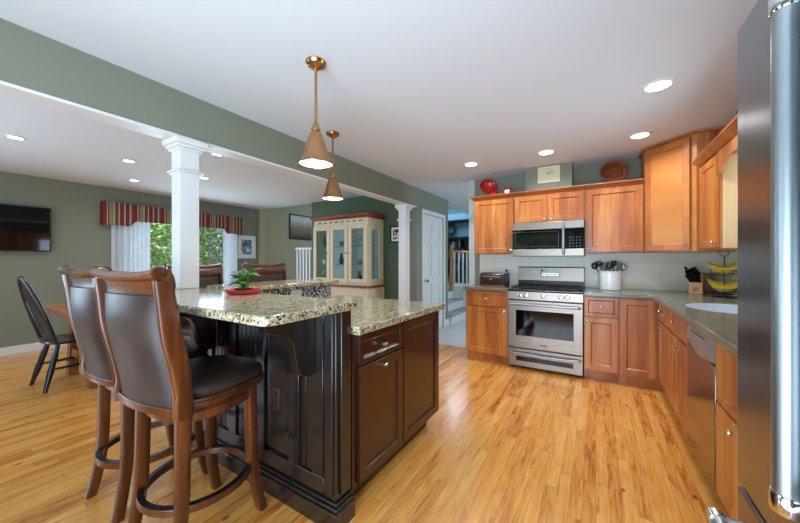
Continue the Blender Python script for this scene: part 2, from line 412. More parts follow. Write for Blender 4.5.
kb = MB(); kb.lathe([(.028, 0), (.028, .006), (.011, .012), (.011, .035), (.026, .045), (.03, .058), (.022, .068), (.001, .072)], T=lambda p: (XH-.015+p[2], D0+.08+p[0], .90+p[1]))
build('door_knob', kb, M['nickel'], dr)
struct('baseboard_hall', bx(XH, XH+.014, 5.50, 5.66, 0, .12), M['white'])
# green dining back wall
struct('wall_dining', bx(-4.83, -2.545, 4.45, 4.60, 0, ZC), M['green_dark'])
struct('wall_dining', bx(-4.83, -2.72, 4.50, 4.60, ZC, 3.45), M['beige'])
struct('wall_dining', bx(XL, -4.83, 4.40, 4.50, ZC+.1, 3.45), M['beige'])
# left wall with patio door opening
OY0, OY1, OZ = 1.95, 3.86, 2.02
wl = MB(); wl.box(XL-.14, XL, YN, -2.3, 0, ZC); wl.box(XL-.14, XL, -2.3, -.9, 0, .6); wl.box(XL-.14, XL, -2.3, -.9, 2.0, ZC)
wl.box(XL-.14, XL, -.9, OY0, 0, ZC); wl.box(XL-.14, XL, OY1, 4.475, 0, ZC); wl.box(XL-.14, XL, OY0, OY1, OZ, ZC)
struct('wall_left', wl, M['green'])
struct('wall_left', bx(XL-.14, XL, 4.475, 9.6, 0, 3.45), M['beige'])
struct('trim_3', bx(XL, XL+.05, 4.44, 4.60, 0, ZC-.001), M['beige'])
bb = MB(); bb.box(XL, XL+.016, YN, OY0-.05, 0, .11); bb.box(XL, XL+.016, OY1+.05, 4.44, 0, .11); struct('baseboard_left', bb, M['white'], bevel=.004)
struct('baseboard_dining', bx(-4.83, -2.545, 4.436, 4.45, 0, .11), M['white'], bevel=.004)
# upper room and hall far walls
struct('wall_far', bx(XL-.14, -2.0, 9.6, 9.7, 0, 3.5), M['teal'])
struct('wall_far', bx(-2.0, XR+.1, 8.2, 8.3, 0, ZC), M['green'])
struct('wall_far', bx(-2.1, -2.0, 8.3, 9.6, 0, 3.5), M['teal'])
struct('wall_far', bx(-2.72, -2.6, 4.5, 9.6, ZC+.1, 3.45), M['ceil'])
# wall behind the camera with windows
wb = MB(); y0, y1 = YN-.12, YN
wb.box(XL-.14, -2.9, y0, y1, 0, ZC); wb.box(-2.9, -.6, y0, y1, 2.1, ZC); wb.box(-.6, -.2, y0, y1, 0, ZC)
wb.box(-.2, .9, y0, y1, 0, .6); wb.box(-.2, .9, y0, y1, 2.1, ZC); wb.box(.9, XR+.12, y0, y1, 0, ZC)
struct('wall_front', wb, M['green'])
wf = thing('window_1', '', '', (-2.9, YN, 0)); del wf['label']; del wf['category']; wf['kind'] = 'structure'
f_ = MB()
for a in (-2.9, -1.78, -.66): f_.box(a, a+.06, y0+.02, y1-.02, 0, 2.1)
f_.box(-2.84, -.66, y0+.02, y1-.02, 2.04, 2.1); f_.box(-2.84, -.66, y0+.02, y1-.02, 0, .06)
build('window_frame', f_, M['white'], wf)

# patio door
pd = thing('door_2', '', '', (XL-.07, OY0, 0)); del pd['label']; del pd['category']; pd['kind'] = 'structure'
f_ = MB(); X0, X1 = XL-.10, XL-.04
for a, b in ((OY0, OY0+.05), (OY1-.05, OY1)): f_.box(X0-.02, X1+.02, a, b, 0, OZ)
f_.box(X0-.02, X1+.02, OY0+.05, OY1-.05, OZ-.05, OZ); f_.box(X0-.02, X1+.02, OY0+.05, OY1-.05, 0, .04)
mid = (OY0+OY1)/2
for a, b, xo in ((OY0+.05, mid+.03, -.01), (mid-.03, OY1-.05, .015)):
    f_.box(X0+xo, X0+xo+.025, a, a+.07, .04, OZ-.05); f_.box(X0+xo, X0+xo+.025, b-.07, b, .04, OZ-.05)
    f_.box(X0+xo, X0+xo+.025, a+.07, b-.07, .04, .13); f_.box(X0+xo, X0+xo+.025, a+.07, b-.07, OZ-.12, OZ-.05)
build('door_frame', f_, M['white'], pd)
for a, b, xo in ((OY0+.12, mid-.04, 0.0), (mid+.04, OY1-.12, .025)):
    build('pane', bx(X0+xo, X0+xo+.004, a, b, .13, OZ-.12), M['glass'], pd)
cs = MB(); cs.box(XL, XL+.014, OY0-.07, OY0, 0, OZ+.07); cs.box(XL, XL+.014, OY1, OY1+.07, 0, OZ+.07); cs.box(XL, XL+.014, OY0, OY1, OZ, OZ+.07)
build('door_casing', cs, M['white'], pd)

# exterior ground
struct('ground', bx(-30, 20, -25, 30, -.30, -.12), M['grass'])
def shrub(c, r, h, n, label, seed):
    rnd = random.Random(seed); t = thing('garden_shrub', label, 'shrub', (c[0], c[1], -.12))
    s = MB(); s.tube([(c[0], c[1], -.12), (c[0]+.05, c[1], h*.4), (c[0]-.05, c[1]+.06, h*.8)], [.05, .04, .015], 8)
    for k in range(9):
        a = rnd.random()*6.28; z = h*(.15+.55*rnd.random())
        s.tube([(c[0], c[1], z*.7), (c[0]+math.cos(a)*r*.6, c[1]+math.sin(a)*r*.6, z+.3)], [.02, .006], 6)
    build('stem', s, M['bark'], t)
    f = MB()
    for k in range(n):
        a = rnd.random()*6.28; q = rnd.random(); zz = rnd.uniform(0.02, 1)
        rr = r*math.sqrt(max(.03, 1-(2*abs(zz-.45))**3*.8))*(.55+.45*q**.4)*(1+.15*math.sin(a*3+zz*7))
        p = Vector((c[0]+rr*math.cos(a), c[1]+rr*math.sin(a), -.05+zz*h))
        u = Vector((rnd.gauss(0, 1), rnd.gauss(0, 1), rnd.gauss(0, .6))).normalized(); v = u.cross(Vector((rnd.gauss(0, 1), rnd.gauss(0, 1), rnd.gauss(0, 1)))).normalized()
        L = rnd.uniform(.05, .09); Wd = L*.42
        vs = [f.b.verts.new(x) for x in (p-u*L, p-v*Wd-u*L*.1, p+u*L, p+v*Wd-u*L*.1)]
        f.face(vs)
    o = build('foliage', f, M['leafout'], t, smooth=False)
    return t
shrub((-8.9, 2.7), 1.0, 2.5, 3800, 'tall leafy garden shrub outside the left pane of the patio door', 1)
shrub((-9.3, 5.35), 1.15, 2.9, 4200, 'large leafy garden shrub outside, seen right of the white column', 2)
shrub((-11.9, 4.3), 1.4, 3.6, 3800, 'pale green garden tree shrub rising behind the other two shrubs', 3)
shrub((-2.2, -5.2), 1.2, 2.8, 3000, 'leafy garden shrub outside the window opposite the microwave', 4)

# ================================================================== KITCHEN CABINETS
def knob(T, u, z, w, parent, r=.015):
    k = MB(); k.lathe([(.007, 0), (.006, .012), (r*.8, .016), (r, .022), (r*.85, .028), (.001, .031)], n=12, T=lambda p: T((u+p[0], w+p[2], z+p[1])))
    return build('knob', k, M['nickel'], parent)
STEP = [(0, 0), (0, .018), (.002, .020), (.052, .020), (.060, .012), (.066, .012)]
def panel_front(name, T, u0, u1, z0, z1, mat, parent, rail=.055, small=False, w0=0.001):
    r = .028 if small else rail
    st = [(0, w0), (0, w0+.017), (.002, w0+.019), (r, w0+.019), (r+.004, w0+.014), (r+.012, w0+.008)]
    mb = ringpanel(MB(), T, u0, u1, z0, z1, st)
    return build(name, mb, mat, parent)
def cabinet(name, label, T, W, D, z0, z1, doors, drawers=(), toe=0, mat='cab', group=None, crown=None, hollow=False):
    o = T((0, 0, z0)) if toe == 0 else T((0, 0, 0))
    t = thing(name, label, 'cabinet', T((W/2, -D/2, 0 if toe else z0)), 0, group)
    bz = z0
    b = MB(); b.box(0, W, -D, 0, bz, z1, T)
    if hollow:
        b = MB(); b.box(0, W, -D, 0, bz, .62, T); b.box(0, W, -.02, 0, .62, z1, T); b.box(0, .018, -D, -.02, .62, z1, T); b.box(W-.018, W, -D, -.02, .62, z1, T)
    build('body', b, M[mat], t, .001)
    if toe: build('toe_kick', MB().box(.0, W, -D, -.07, 0, bz, T), M[mat], t)
    for (u0, u1, a, b_, ku, kz) in doors:
        d = panel_front('door', T, u0, u1, a, b_, M[mat], t)
        if ku is not None: knob(T, ku, kz, .019, d)
    for (u0, u1, a, b_, ks) in drawers:
        d = panel_front('drawer', T, u0, u1, a, b_, M[mat], t, small=True)
        for k in ks: knob(T, k, (a+b_)/2, .012, d)
    return t
YF = 3.828                                    # base fronts, back run
Tb = lambda x: frame((x, YF, 0), (1, 0, 0), (0, -1, 0))
DB = YB-YF-.002
cabinet('base_cabinet', 'honey wood base cabinet left of the range with one drawer and one door', Tb(-1.39), .518, DB, .10, .873,
        [(.012, .506, .115, .675, .47, .64)], [(.012, .506, .690, .862, (.259,))], toe=1)
cabinet('base_cabinet', 'honey wood base cabinet just right of the range, drawer above a door', Tb(-.104), .300, DB, .10, .873,
        [(.006, .294, .115, .655, .03, .62)], [(.006, .294, .668, .862, (.15,))], toe=1)
# corner cabinet : L body
t = thing('base_cabinet', 'honey wood corner base cabinet with a full height door beside the drawer cabinet', 'cabinet', (.8, 4.1, 0))
b = MB(); b.box(.198, XR-.002, YF, YB-.002, .10, .873); build('body', b, M['cab'], t)
build('toe_kick', bx(.198, .57, YF+.07, YB-.002, 0, .10), M['cab'], t)
panel_front('door', Tb(.198), .004, .284, .115, .862, M['cab'], t)
# right run
XF = .518
Tr = lambda y: frame((XF, y, 0), (0, -1, 0), (-1, 0, 0))       # u runs toward the camera
DR = XR-XF-.002
cabinet('base_cabinet', 'narrow honey wood base cabinet in the inside corner of the right run', Tr(3.788), .515, DR, .10, .873,
        [(.015, .250, .115, .675, .225, .64), (.256, .509, .115, .675, .285, .64)], [(.015, .250, .690, .862, (.13,)), (.256, .509, .690, .862, (.38,))], toe=1)
cabinet('base_cabinet', 'honey wood sink base cabinet next to the dishwasher with nickel knobs', Tr(3.270), .588, DR, .10, .873,
        [(.008, .290, .115, .675, .26, .60), (.296, .580, .115, .675, .325, .60)], [(.008, .580, .690, .862, (.17,))], toe=1, hollow=True)
cabinet('base_cabinet', 'honey wood base cabinet with deep drawer between dishwasher and refrigerator', Tr(2.128), .30, DR, .10, .873,
        [(.006, .294, .115, .550, .262, .51)], [(.006, .294, .562, .862, ())], toe=1)
cabinet('base_cabinet', 'honey wood base cabinet hidden beside the refrigerator', Tr(1.826), .69, DR, .10, .873,
        [(.006, .684, .115, .550, None, None)], [(.006, .684, .562, .862, ())], toe=1)
# dishwasher
t = thing('dishwasher', 'stainless dishwasher with curved control panel in the right run of cabinets', 'dishwasher', (.8, 2.405, 0))
build('tub', bx(XF+.004, XR-.01, 2.132, 2.678, .10, .868), M['black'], t)
build('toe_kick', bx(XF+.07, XF+.10, 2.134, 2.676, 0, .10), M['black'], t)
build('door_panel', bx(XF-.022, XF+.003, 2.136, 2.674, .105, .715), M['dwpanel'], t, .004)
pf = [(0, .722), (-.018, .730), (-.026, .75), (-.025, .81), (-.018, .865), (0, .868)]
cp = MB()
cp.loft([[(XF+.003+u*(1+.35*math.sin(PI*i/12)), 2.136+.538*i/12, z - (.03*math.sin(PI*i/12) if z < .78 else 0)) for u, z in pf] for i in range(13)])
c_ = build('control_panel', cp, M['dwtop'], t)
for i in range(5):
    bt = MB(); bt.lathe([(.006, 0), (.006, .003), (.001, .004)], n=10, T=lambda p, i=i: (XF-.031-p[2], 2.28+.06*i+p[0], .82+p[1]))
    build('button', bt, M['black'], c_)

# upper cabinets
YU = 4.112; DU = YB-YU-.002
Tu = lambda x: frame((x, YU, 0), (1, 0, 0), (0, -1, 0))
def upper(label, x0, x1, z0, doors):
    t = cabinet('wall_cabinet', label, Tu(x0), x1-x0, DU, z0, 2.036, doors); return t
upper('honey wood wall cabinet at the left end, beside the microwave', -1.378, -.866, 1.325, [(.012, .502, 1.335, 2.020, .475, 1.375)])
upper('short honey wood two door wall cabinet above the microwave', -.864, -.104, 1.69, [(.008, .376, 1.70, 2.020, .345, 1.735), (.384, .752, 1.70, 2.020, .415, 1.735)])
upper('wide honey wood wall cabinet right of the microwave under the wicker basket', -.102, .424, 1.325, [(.012, .514, 1.335, 2.020, .03, 1.375)])
# crown moulding (stepped profile) along back run
prof = [(0, 2.030), (.006, 2.030), (.010, 2.038), (.026, 2.050), (.046, 2.064), (.054, 2.068), (.056, 2.080), (0, 2.080)]
cr = MB(); cr.loft([[(-1.378-(u), YU-u, z) for u, z in prof], [(.418, YU-u, z) for u, z in prof]])
cr.loft([[(-1.378-u, YB-.003, z) for u, z in prof], [(-1.378-u, YU-u, z) for u, z in prof]])
cr.box(-1.378, .418, YU+.0, 4.198, 2.0365, 2.080)
cr.box(-1.378, -.750, 4.198, YB-.003, 2.0365, 2.080); cr.box(-.234, .418, 4.198, YB-.003, 2.0365, 2.080)
tag(build('crown_moulding', cr, M['cab_h'], origin=(-.5, YU, 2.0)), 'honey wood crown moulding running along the top of the back wall cabinets', 'moulding')
# diagonal corner cabinet
A = Vector((.428, 4.100, 0)); B = Vector((.762, 3.775, 0))
t = thing('corner_wall_cabinet', 'tall diagonal corner wall cabinet of honey wood reaching the ceiling', 'cabinet', (.8, 4.15, 1.32))
poly = [(A.x, A.y), (B.x, B.y), (XR-.002, B.y), (XR-.002, YB-.002), (A.x, YB-.002)]
build('body', MB().prism(poly, lambda u, v, a: (u, v, a), 1.32, 2.3695), M['cab'], t)
dd = (B-A); L = dd.length; dd.normalize(); nn = Vector((dd.y, -dd.x, 0))
Td = frame(A, dd, nn)
d = panel_front('door', Td, .02, L-.045, 1.335, 2.355, M['cab'], t); knob(Td, L-.075, 1.385, .019, d)
pl = [(0, 2.370), (.010, 2.370), (.016, 2.376), (.024, 2.384), (.026, 2.3935), (0, 2.3935)]
def offs(pts, d):                            # mitred offset of an open polyline
    out = []
    for i, p in enumerate(pts):
        p = Vector(p+(0,)) if len(p) == 2 else Vector(p)
        ns = []
        if i > 0: e = (p-Vector((pts[i-1][0], pts[i-1][1], 0))).normalized(); ns.append(Vector((e.y, -e.x, 0)))
        if i < len(pts)-1: e = (Vector((pts[i+1][0], pts[i+1][1], 0))-p).normalized(); ns.append(Vector((e.y, -e.x, 0)))
        if len(ns) == 2: n = (ns[0]+ns[1]).normalized(); k = 1/max(.3, n.dot(ns[0]))
        else: n = ns[0]; k = 1
        out.append(p+n*d*k)
    return out
line = [(A.x, YB-.003), (A.x, A.y), (B.x, B.y), (XR-.003, B.y)]
cm = MB(); R = [[] for _ in line]
for u, z in pl:
    for i, q in enumerate(offs(line, u)): R[i].append((q.x, q.y, z))
for r_, i in ((R[0], 0), (R[-1], -1)):
    R[i] = [((A.x-0 if False else x), (YB-.003 if i == 0 else y), z) for x, y, z in r_]
cm.loft(R); build('crown', cm, M['cab_h'], t)
# right wall cabinet, its crown and arched sink valance
XU = .77
Tw = lambda y: frame((XU, y, 0), (0, -1, 0), (-1, 0, 0))
cabinet('wall_cabinet', 'narrow honey wood wall cabinet on the right wall left of the sink', Tw(3.640), .46, XR-XU-.002, 1.325, 2.036,
        [(.012, .452, 1.335, 2.020, .425, 1.375)])
build('side_panel', bx(XU+.012, XR-.004, 3.176, 3.1795, 1.33, 2.0), M['cab_in'], bpy.data.objects['wall_cabinet.003'])
va = MB(); va_y0, va_y1 = 3.174, 2.30; Lv = va_y0-va_y1
bot = []
for i in range(41):
    u = i/40; e = min(u, 1-u)*Lv
    if e < .03: z = 1.86
    elif e < .10: z = 1.86-.0+ .035*math.sin((e-.03)/.07*PI/2)
    else: z = 1.895+.06*math.sin(min(1, (e-.10)/.12)*PI/2)
    bot.append((u*Lv, z))
va.prism([(0, 2.0315)]+bot+[(Lv, 2.0315)], lambda u, v, a: (XU+a, va_y0-u, v), -.018, .0)
tag(build('sink_valance', va, M['cab'], origin=(XU, 2.9, 1.86)), 'arched honey wood valance bridging the cabinets over the sink', 'valance')
cabinet('wall_cabinet', 'honey wood wall cabinet nearest the refrigerator on the right wall', Tw(2.298), 1.0, XR-XU-.002, 1.325, 2.036,
        [(.012, .49, 1.335, 2.020, .46, 1.375), (.51, .988, 1.335, 2.020, .54, 1.375)])
cr = MB(); cr.loft([[(XU-u-.018, 3.640, z+.002) for u, z in prof], [(XU-u-.018, 1.30, z+.002) for u, z in prof]])
cr.box(XU-.018, XR-.003, 1.3, 3.640, 2.0365, 2.082)
tag(build('crown_moulding', cr, M['cab_h'], origin=(XU, 2.4, 2.0)), 'honey wood crown moulding along the right wall cabinets', 'moulding')

# countertops
def rrect(x0, x1, y0, y1, r, n=6):
    out = []
    for cx, cy, a0 in ((x1-r, y1-r, 0), (x0+r, y1-r, PI/2), (x0+r, y0+r, PI), (x1-r, y0+r, 1.5*PI)):
        for i in range(n+1): a = a0+PI/2*i/n; out.append((cx+r*math.cos(a), cy+r*math.sin(a)))
    return out
def slab(outline, holes, z0, z1):
    mb = MB(); b = mb.b
    for z in (z0, z1):
        es = []
        for lp in [outline]+holes:
            vs = [b.verts.new((x, y, z)) for x, y in lp]
            es += [b.edges.new((vs[i], vs[(i+1) % len(vs)])) for i in range(len(vs))]
        bmesh.ops.triangle_fill(b, use_beauty=True, use_dissolve=True, edges=es)
    for lp in [outline]+holes:
        n = len(lp)
        for i in range(n):
            (x, y), (x2, y2) = lp[i], lp[(i+1) % n]
            mb.face([b.verts.new(p) for p in ((x, y, z0), (x2, y2, z0), (x2, y2, z1), (x, y, z1))])
    bmesh.ops.remove_doubles(b, verts=b.verts, dist=1e-5)
    return mb
CT0, CT1 = .875, .914
tag(build('countertop', slab([(-1.41, 3.775), (-.872, 3.775), (-.872, YB-.014), (-1.41, YB-.014)], [], CT0, CT1), M['stone'], bevel=.006, origin=(-1.14, 4.1, CT0)),
    'grey green stone countertop left of the range holding the brown toaster', 'countertop')
sink_hole = [(.80+.245*math.cos(a*2*PI/40), 2.972+.272*math.sin(a*2*PI/40)) for a in range(40)]
tag(build('countertop', slab([(-.106, 3.775), (XF-.068, 3.775), (XF-.068, 1.12), (XR-.014, 1.12), (XR-.014, YB-.014), (-.106, YB-.014)], [sink_hole], CT0, CT1), M['stone'], bevel=.006, origin=(.3, 4.1, CT0)),
    'long L shaped grey green stone countertop with the sink', 'countertop')
s = MB(); rings = []
for r0, z in ((-.008, .9145), (-.007, .9165), (.002, .9165), (.004, .905), (.010, .80), (.02, .72), (.05, .70)):
    rings.append([(.80+(.245-r0)*math.cos(a*2*PI/40), 2.972+(.272-r0)*math.sin(a*2*PI/40), z) for a in range(40)])
s.loft(rings, cap=False); s.face([s.b.verts.new(p) for p in rings[-1]]); bmesh.ops.remove_doubles(s.b, verts=s.b.verts, dist=1e-5)
o = build('sink', s, M['basin'], origin=(.80, 2.972, .7)); md = o.modifiers.new('s', 'SOLIDIFY'); md.thickness = .002; md.offset = 0
tag(o, 'white undermount sink basin set in the stone countertop', 'sink')
# backsplash
struct('trim_4', bx(-1.403, XR-.012, YB-.012, YB-.001, .90, 1.324), M['tileback'])
struct('trim_5', bx(XR-.012, XR-.001, 1.2, YB-.012, .90, 1.324), M['tileside'])
struct('trim_6', bx(-1.403, XR-.014, YB-.016, YB-.012, 1.062, 1.076), M['tileback'])

# ================================================================== RANGE
RX0, RX1 = -.868, -.110; RC = (RX0+RX1)/2; RY = 3.79
t = thing('gas_range', 'freestanding stainless gas range between the base cabinets', 'range', (RC, 4.1, 0))
b = MB(); b.box(RX0+.002, RX1-.002, RY+.03, 4.41, .04, .895); build('body', b, M['black'], t, .003)
ft = MB()
for a in (RX0+.05, RX1-.05):
    for c in (RY+.06, 4.36): ft.lathe([(.018, 0), (.018, .045)], (a, c, 0), 10)
build('foot', ft, M['black'], t)
Tq = frame((RX0, RY+.028, 0), (1, 0, 0), (0, -1, 0)); W = RX1-RX0
dr = ringpanel(MB(), Tq, .002, W-.002, .245, .785, [(0, 0), (0, .022), (.005, .028), (.085, .028), (.088, .025)])
dd_ = build('oven_door', dr, M['steel'], t)
build('oven_window', MB().box(.088, W-.088, .026, .0285, .385, .675, Tq), M['blackg'], dd_)
h = MB(); h.tube([Tq((.03, .028, .735)), Tq((.035, .065, .74)), Tq((.07, .078, .742)), Tq((W/2, .082, .744)), Tq((W-.07, .078, .742)), Tq((W-.035, .065, .74)), Tq((W-.03, .028, .735))], .014, 12)
build('handle', h, M['handle'], dd_)
build('badge', MB().box(W/2-.035, W/2+.035, .028, .0295, .292, .304, Tq), M['black'], dd_)
dr = ringpanel(MB(), Tq, .002, W-.002, .035, .235, [(0, 0), (0, .022), (.005, .028), (.03, .028)])
d2 = build('storage_drawer', dr, M['steel'], t)
build('vent_slot', MB().box(.09, W-.09, .0275, .0292, .098, .150, Tq), M['blackg'], d2)
h = MB(); h.tube([Tq((.03, .028, .19)), Tq((.04, .058, .19)), Tq((.08, .066, .188)), Tq((W/2, .07, .184)), Tq((W-.08, .066, .188)), Tq((W-.04, .058, .19)), Tq((W-.03, .028, .19))], .012, 12)
build('handle', h, M['handle'], d2)
cp = MB(); cp.prism([(0, .79), (.026, .79), (.034, .80), (.028, .885), (0, .895)], lambda u, v, a: Tq((a, u, v)), .001, W-.001)
c_ = build('control_panel', cp, M['steel'], t)
for kx in (.14, .20, .375, .55, .61):
    k = MB(); k.lathe([(.027, 0), (.027, .006), (.021, .010), (.018, .028), (.001, .030)], n=16, T=lambda p, kx=kx: Tq((kx+p[0], .031+p[2], .842+p[1])))
    build('burner_knob', k, M['chrome'], c_)
build('cooktop', bx(RX0+.001, RX1-.001, RY-.002, 4.33, .896, .908), plain('dark_steel_cooktop', '4a4643', .2, .8), t, .003)
for gx0, gx1 in ((RX0+.03, RX0+.26), (RX0+.265, RX1-.265), (RX1-.26, RX1-.03)):
    g = MB(); yy0, yy1 = RY+.04, 4.28
    for a in (gx0, gx1-.012): g.box(a, a+.012, yy0, yy1, .920, .934)
    for a in (yy0, (yy0+yy1)/2, yy1-.012): g.box(gx0, gx1, a, a+.012, .922, .936)
    for a in (gx0, gx1-.012):
        for c in (yy0, yy1-.012): g.box(a, a+.012, c, c+.012, .908, .922)
    for a in (yy0+.12, yy1-.13): g.box((gx0+gx1)/2-.006, (gx0+gx1)/2+.006, a-.07, a+.07, .924, .938)
    build('grate', g, M['iron'], t)
for ax in (RX0+.15, RC, RX1-.15):
    for ay in (RY+.15, 4.16):
        k = MB(); k.lathe([(.045, 0), (.045, .008), (.032, .010), (.032, .016), (.001, .017)], (ax, ay, .908), 20); build('burner', k, M['iron'], t)
build('backguard', bx(RX0+.004, RX1-.004, 4.335, 4.415, .90, .985), M['black'], t, .003)
bp = MB(); bp.prism([(4.322, .985), (4.415, .985), (4.415, 1.15), (4.350, 1.158), (4.338, 1.15)], lambda u, v, a: (a, u, v), RX0+.004, RX1-.004)
c_ = build('backguard_panel', bp, M['steel'], t, .004)
build('display', MB().prism([(0, 1.055), (0, 1.115)], lambda u, v, a: (a, 4.3265+(v-.985)*.097-.0035, v), RC-.10, RC+.12) if False else bx(RC-.10, RC+.12, 4.318, 4.334, 1.040, 1.128), M['blackg'], c_)
build('clock_digits', bx(RC-.03, RC+.03, 4.3170, 4.3182, 1.095, 1.110), M['led'], c_)
k = MB()
for i in range(7):
    for j in range(2): k.box(RC-.085+.028*i, RC-.07+.028*i, 4.3172, 4.3182, 1.052+.02*j, 1.060+.02*j)
build('keypad', k, M['nickel'], c_)
k = MB(); k.lathe([(.018, 0), (.018, .004), (.013, .006), (.012, .018), (.001, .02)], n=16, T=lambda p: (RC-.17+p[0], 4.332-p[2], 1.085+p[1])); build('oven_knob', k, M['plastic'], c_)

# microwave
MX0, MX1, MY = -.862, -.106, 3.985
t = thing('microwave', 'stainless over the range microwave with a dark window', 'microwave', (RC, 4.2, 1.288))
build('body', bx(MX0, MX1, MY+.03, YB-.015, 1.29, 1.688), M['black'], t, .003)
Tm = frame((MX0, MY+.03, 0), (1, 0, 0), (0, -1, 0)); W = MX1-MX0
xs = .575
build('top_band', MB().box(.001, W-.001, 0, .028, 1.60, 1.687, Tm), M['steel'], t, .004)
build('bottom_band', MB().box(.001, W-.001, 0, .028, 1.29, 1.372, Tm), M['steel'], t, .004)
dm = build('door', MB().box(.001, xs, 0, .026, 1.373, 1.599, Tm), M['blackg'], t, .002)
dw = MB(); 
for a, b_, c, d_ in ((.03, .035, 1.40, 1.575), (xs-.075, xs-.07, 1.40, 1.575), (.03, xs-.07, 1.573, 1.577), (.03, xs-.07, 1.398, 1.402)): dw.box(a, b_, .0255, .0268, c, d_, Tm)
build('window_border', dw, plain('window_border_grey', '3c3e40', .4), dm)
cp = build('control_panel', MB().box(xs+.001, W-.001, 0, .026, 1.373, 1.599, Tm), M['blackg'], t, .002)
k = MB()
for i in range(4):
    for j in range(4): k.box(xs+.035+.033*i, xs+.050+.033*i, .0255, .0268, 1.395+.033*j, 1.402+.033*j, Tm)
build('keypad', k, plain('keypad_grey', '6f7274', .5), cp)
h = MB(); h.tube([Tm((xs-.02, .024, 1.66)), Tm((xs-.02, .055, 1.655)), Tm((xs-.02, .064, 1.62)), Tm((xs-.02, .068, 1.49)), Tm((xs-.02, .064, 1.36)), Tm((xs-.02, .055, 1.32)), Tm((xs-.02, .024, 1.315))], .014, 12)
build('handle', h, M['handle'], t)

# ================================================================== REFRIGERATOR
FX, FY0, FY1 = .295, .185, 1.10
t = thing('refrigerator', 'tall stainless french door refrigerator filling the right edge', 'refrigerator', (.7, .64, 0))
build('body', bx(FX+.065, XR-.03, FY0+.005, FY1-.005, .02, 1.775), M['steelv'], t, .004)
fm = MB(); 
for a in (FX+.1, XR-.08):
    for c in (FY0+.05, FY1-.05): fm.lathe([(.02, 0), (.02, .021)], (a, c, 0), 10)
build('foot', fm, M['black'], t)
fmid = (FY0+FY1)/2
for a, b_ in ((fmid+.003, FY1), (FY0, fmid-.003)):
    d = MB(); d.box(FX, FX+.06, a, b_, .700, 1.80); d = build('door', d, M['steelv'], t, .008, 3)
    hy = a+.040 if a > fmid else b_-.040
    hm = MB(); hm.tube([(FX-.058, hy, .885), (FX-.058, hy, 1.61)], .0165, 20)
    hh = build('handle', hm, M['handle'], d)
    for z0_, z1_ in ((.872, .900), (1.600, 1.628)):
        cm = MB(); cm.lathe([(.0175, 0), (.019, .004), (.019, z1_-z0_-.004), (.0175, z1_-z0_)], (FX-.058, hy, z0_), 20)
        cm.tube([(FX-.058, hy, (z0_+z1_)/2), (FX+.003, hy, (z0_+z1_)/2)], .011, 12)
        build('handle_collar', cm, M['chrome'], hh)
d = build('freezer_drawer', bx(FX, FX+.06, FY0, FY1, .06, .688), M['steelv'], t, .008, 3)
hm = MB(); hm.tube([(FX-.058, FY0+.10, .645), (FX-.058, FY1-.10, .645)], .0150, 16); hh = build('handle', hm, M['handle'], d)
for yy_ in (FY0+.10, FY1-.10):
    cm = MB(); cm.tube([(FX-.058, yy_-.012, .645), (FX-.058, yy_+.012, .645)], .0175, 16); cm.tube([(FX-.058, yy_, .645), (FX+.003, yy_, .645)], .010, 12)
    build('handle_collar', cm, M['chrome'], hh)
gs = bx(FX+.012, FX+.05, FY0+.01, FY1-.01, .689, .699); build('gasket', gs, M['black'], t)

# ================================================================== ISLAND
KY0, KY1 = 1.105, 1.190; BZ0, BZ1 = 1.004, 1.042
t = thing('kitchen_island', 'dark stained two level kitchen island with panelled end and cabinet doors', 'island', (-1.6, 1.6, 0))
b = MB(); b.box(-2.06, -1.01, KY1, 2.19, .12, .873)
b.box(-2.12, -2.06, KY1, 2.10, .0, 1.0325)
build('body', b, M['esp'], t)
build('toe_kick', bx(-2.06, -1.08, KY1, 2.12, 0, .12), M['esp'], t)
k = MB(); k.box(-2.36, -1.10, KY0, KY0+.08, .0, BZ0-.001); k.box(-2.12, -1.10, KY0+.08, KY1, .0, BZ0-.001); build('knee_wall', k, M['espd'], t)
# panels on the seating side : beadboard grooves + framed panels
Tk = frame((-2.56, KY0, 0), (1, 0, 0), (0, -1, 0)); WK = 1.46; U0 = .20
pn = MB()
edges = [0.0, .38, .76, 1.14, WK]
# rails and stiles
for a, b_ in ((0, WK),):
    pn.box(U0, WK, 0, .018, .93, BZ0-.002, Tk); pn.box(U0, WK, 0, .018, .12, .20, Tk)
for a in (U0, .40, .66, .93, 1.21, 1.38): pn.box(a, a+.075, 0, .018, .20, .93, Tk)
for a, b_ in ((.275, .40), (.475, .66), (.735, .93), (1.285, 1.38)):
    x_ = a
    while x_ < b_-.01: pn.box(x_+.003, min(x_+.045, b_)-.003, 0, .006, .20, .93, Tk); x_ += .045
ringpanel(pn, Tk, 1.005, 1.21, .20, .93, [(0, 0), (.012, .004), (.03, .010), (.035, .010)])
build('panelling', pn, M['espd'], t, .0015, 1)
# corner post with flutes
po = MB(); po.box(-1.098, -1.020, KY0-.018, KY1, .10, BZ0-.001)
po.box(-1.082, -1.036, KY0-.026, KY0-.018, .14, BZ0-.004)
po.box(-1.020, -1.006, KY0+.005, KY1-.012, .14, BZ0-.004)
build('corner_post', po, M['espd'], t, .003, 2)
bs = MB()
for z0_, z1_, e in ((0, .085, .030), (.085, .103, .022), (.103, .118, .012)):
    bs.box(-2.36, -1.020+e, KY0-.018-e, KY0, z0_, z1_); bs.box(-1.020, -1.020+e, KY0, KY1, z0_, z1_)
build('base_moulding', bs, M['espd'], t, .003)
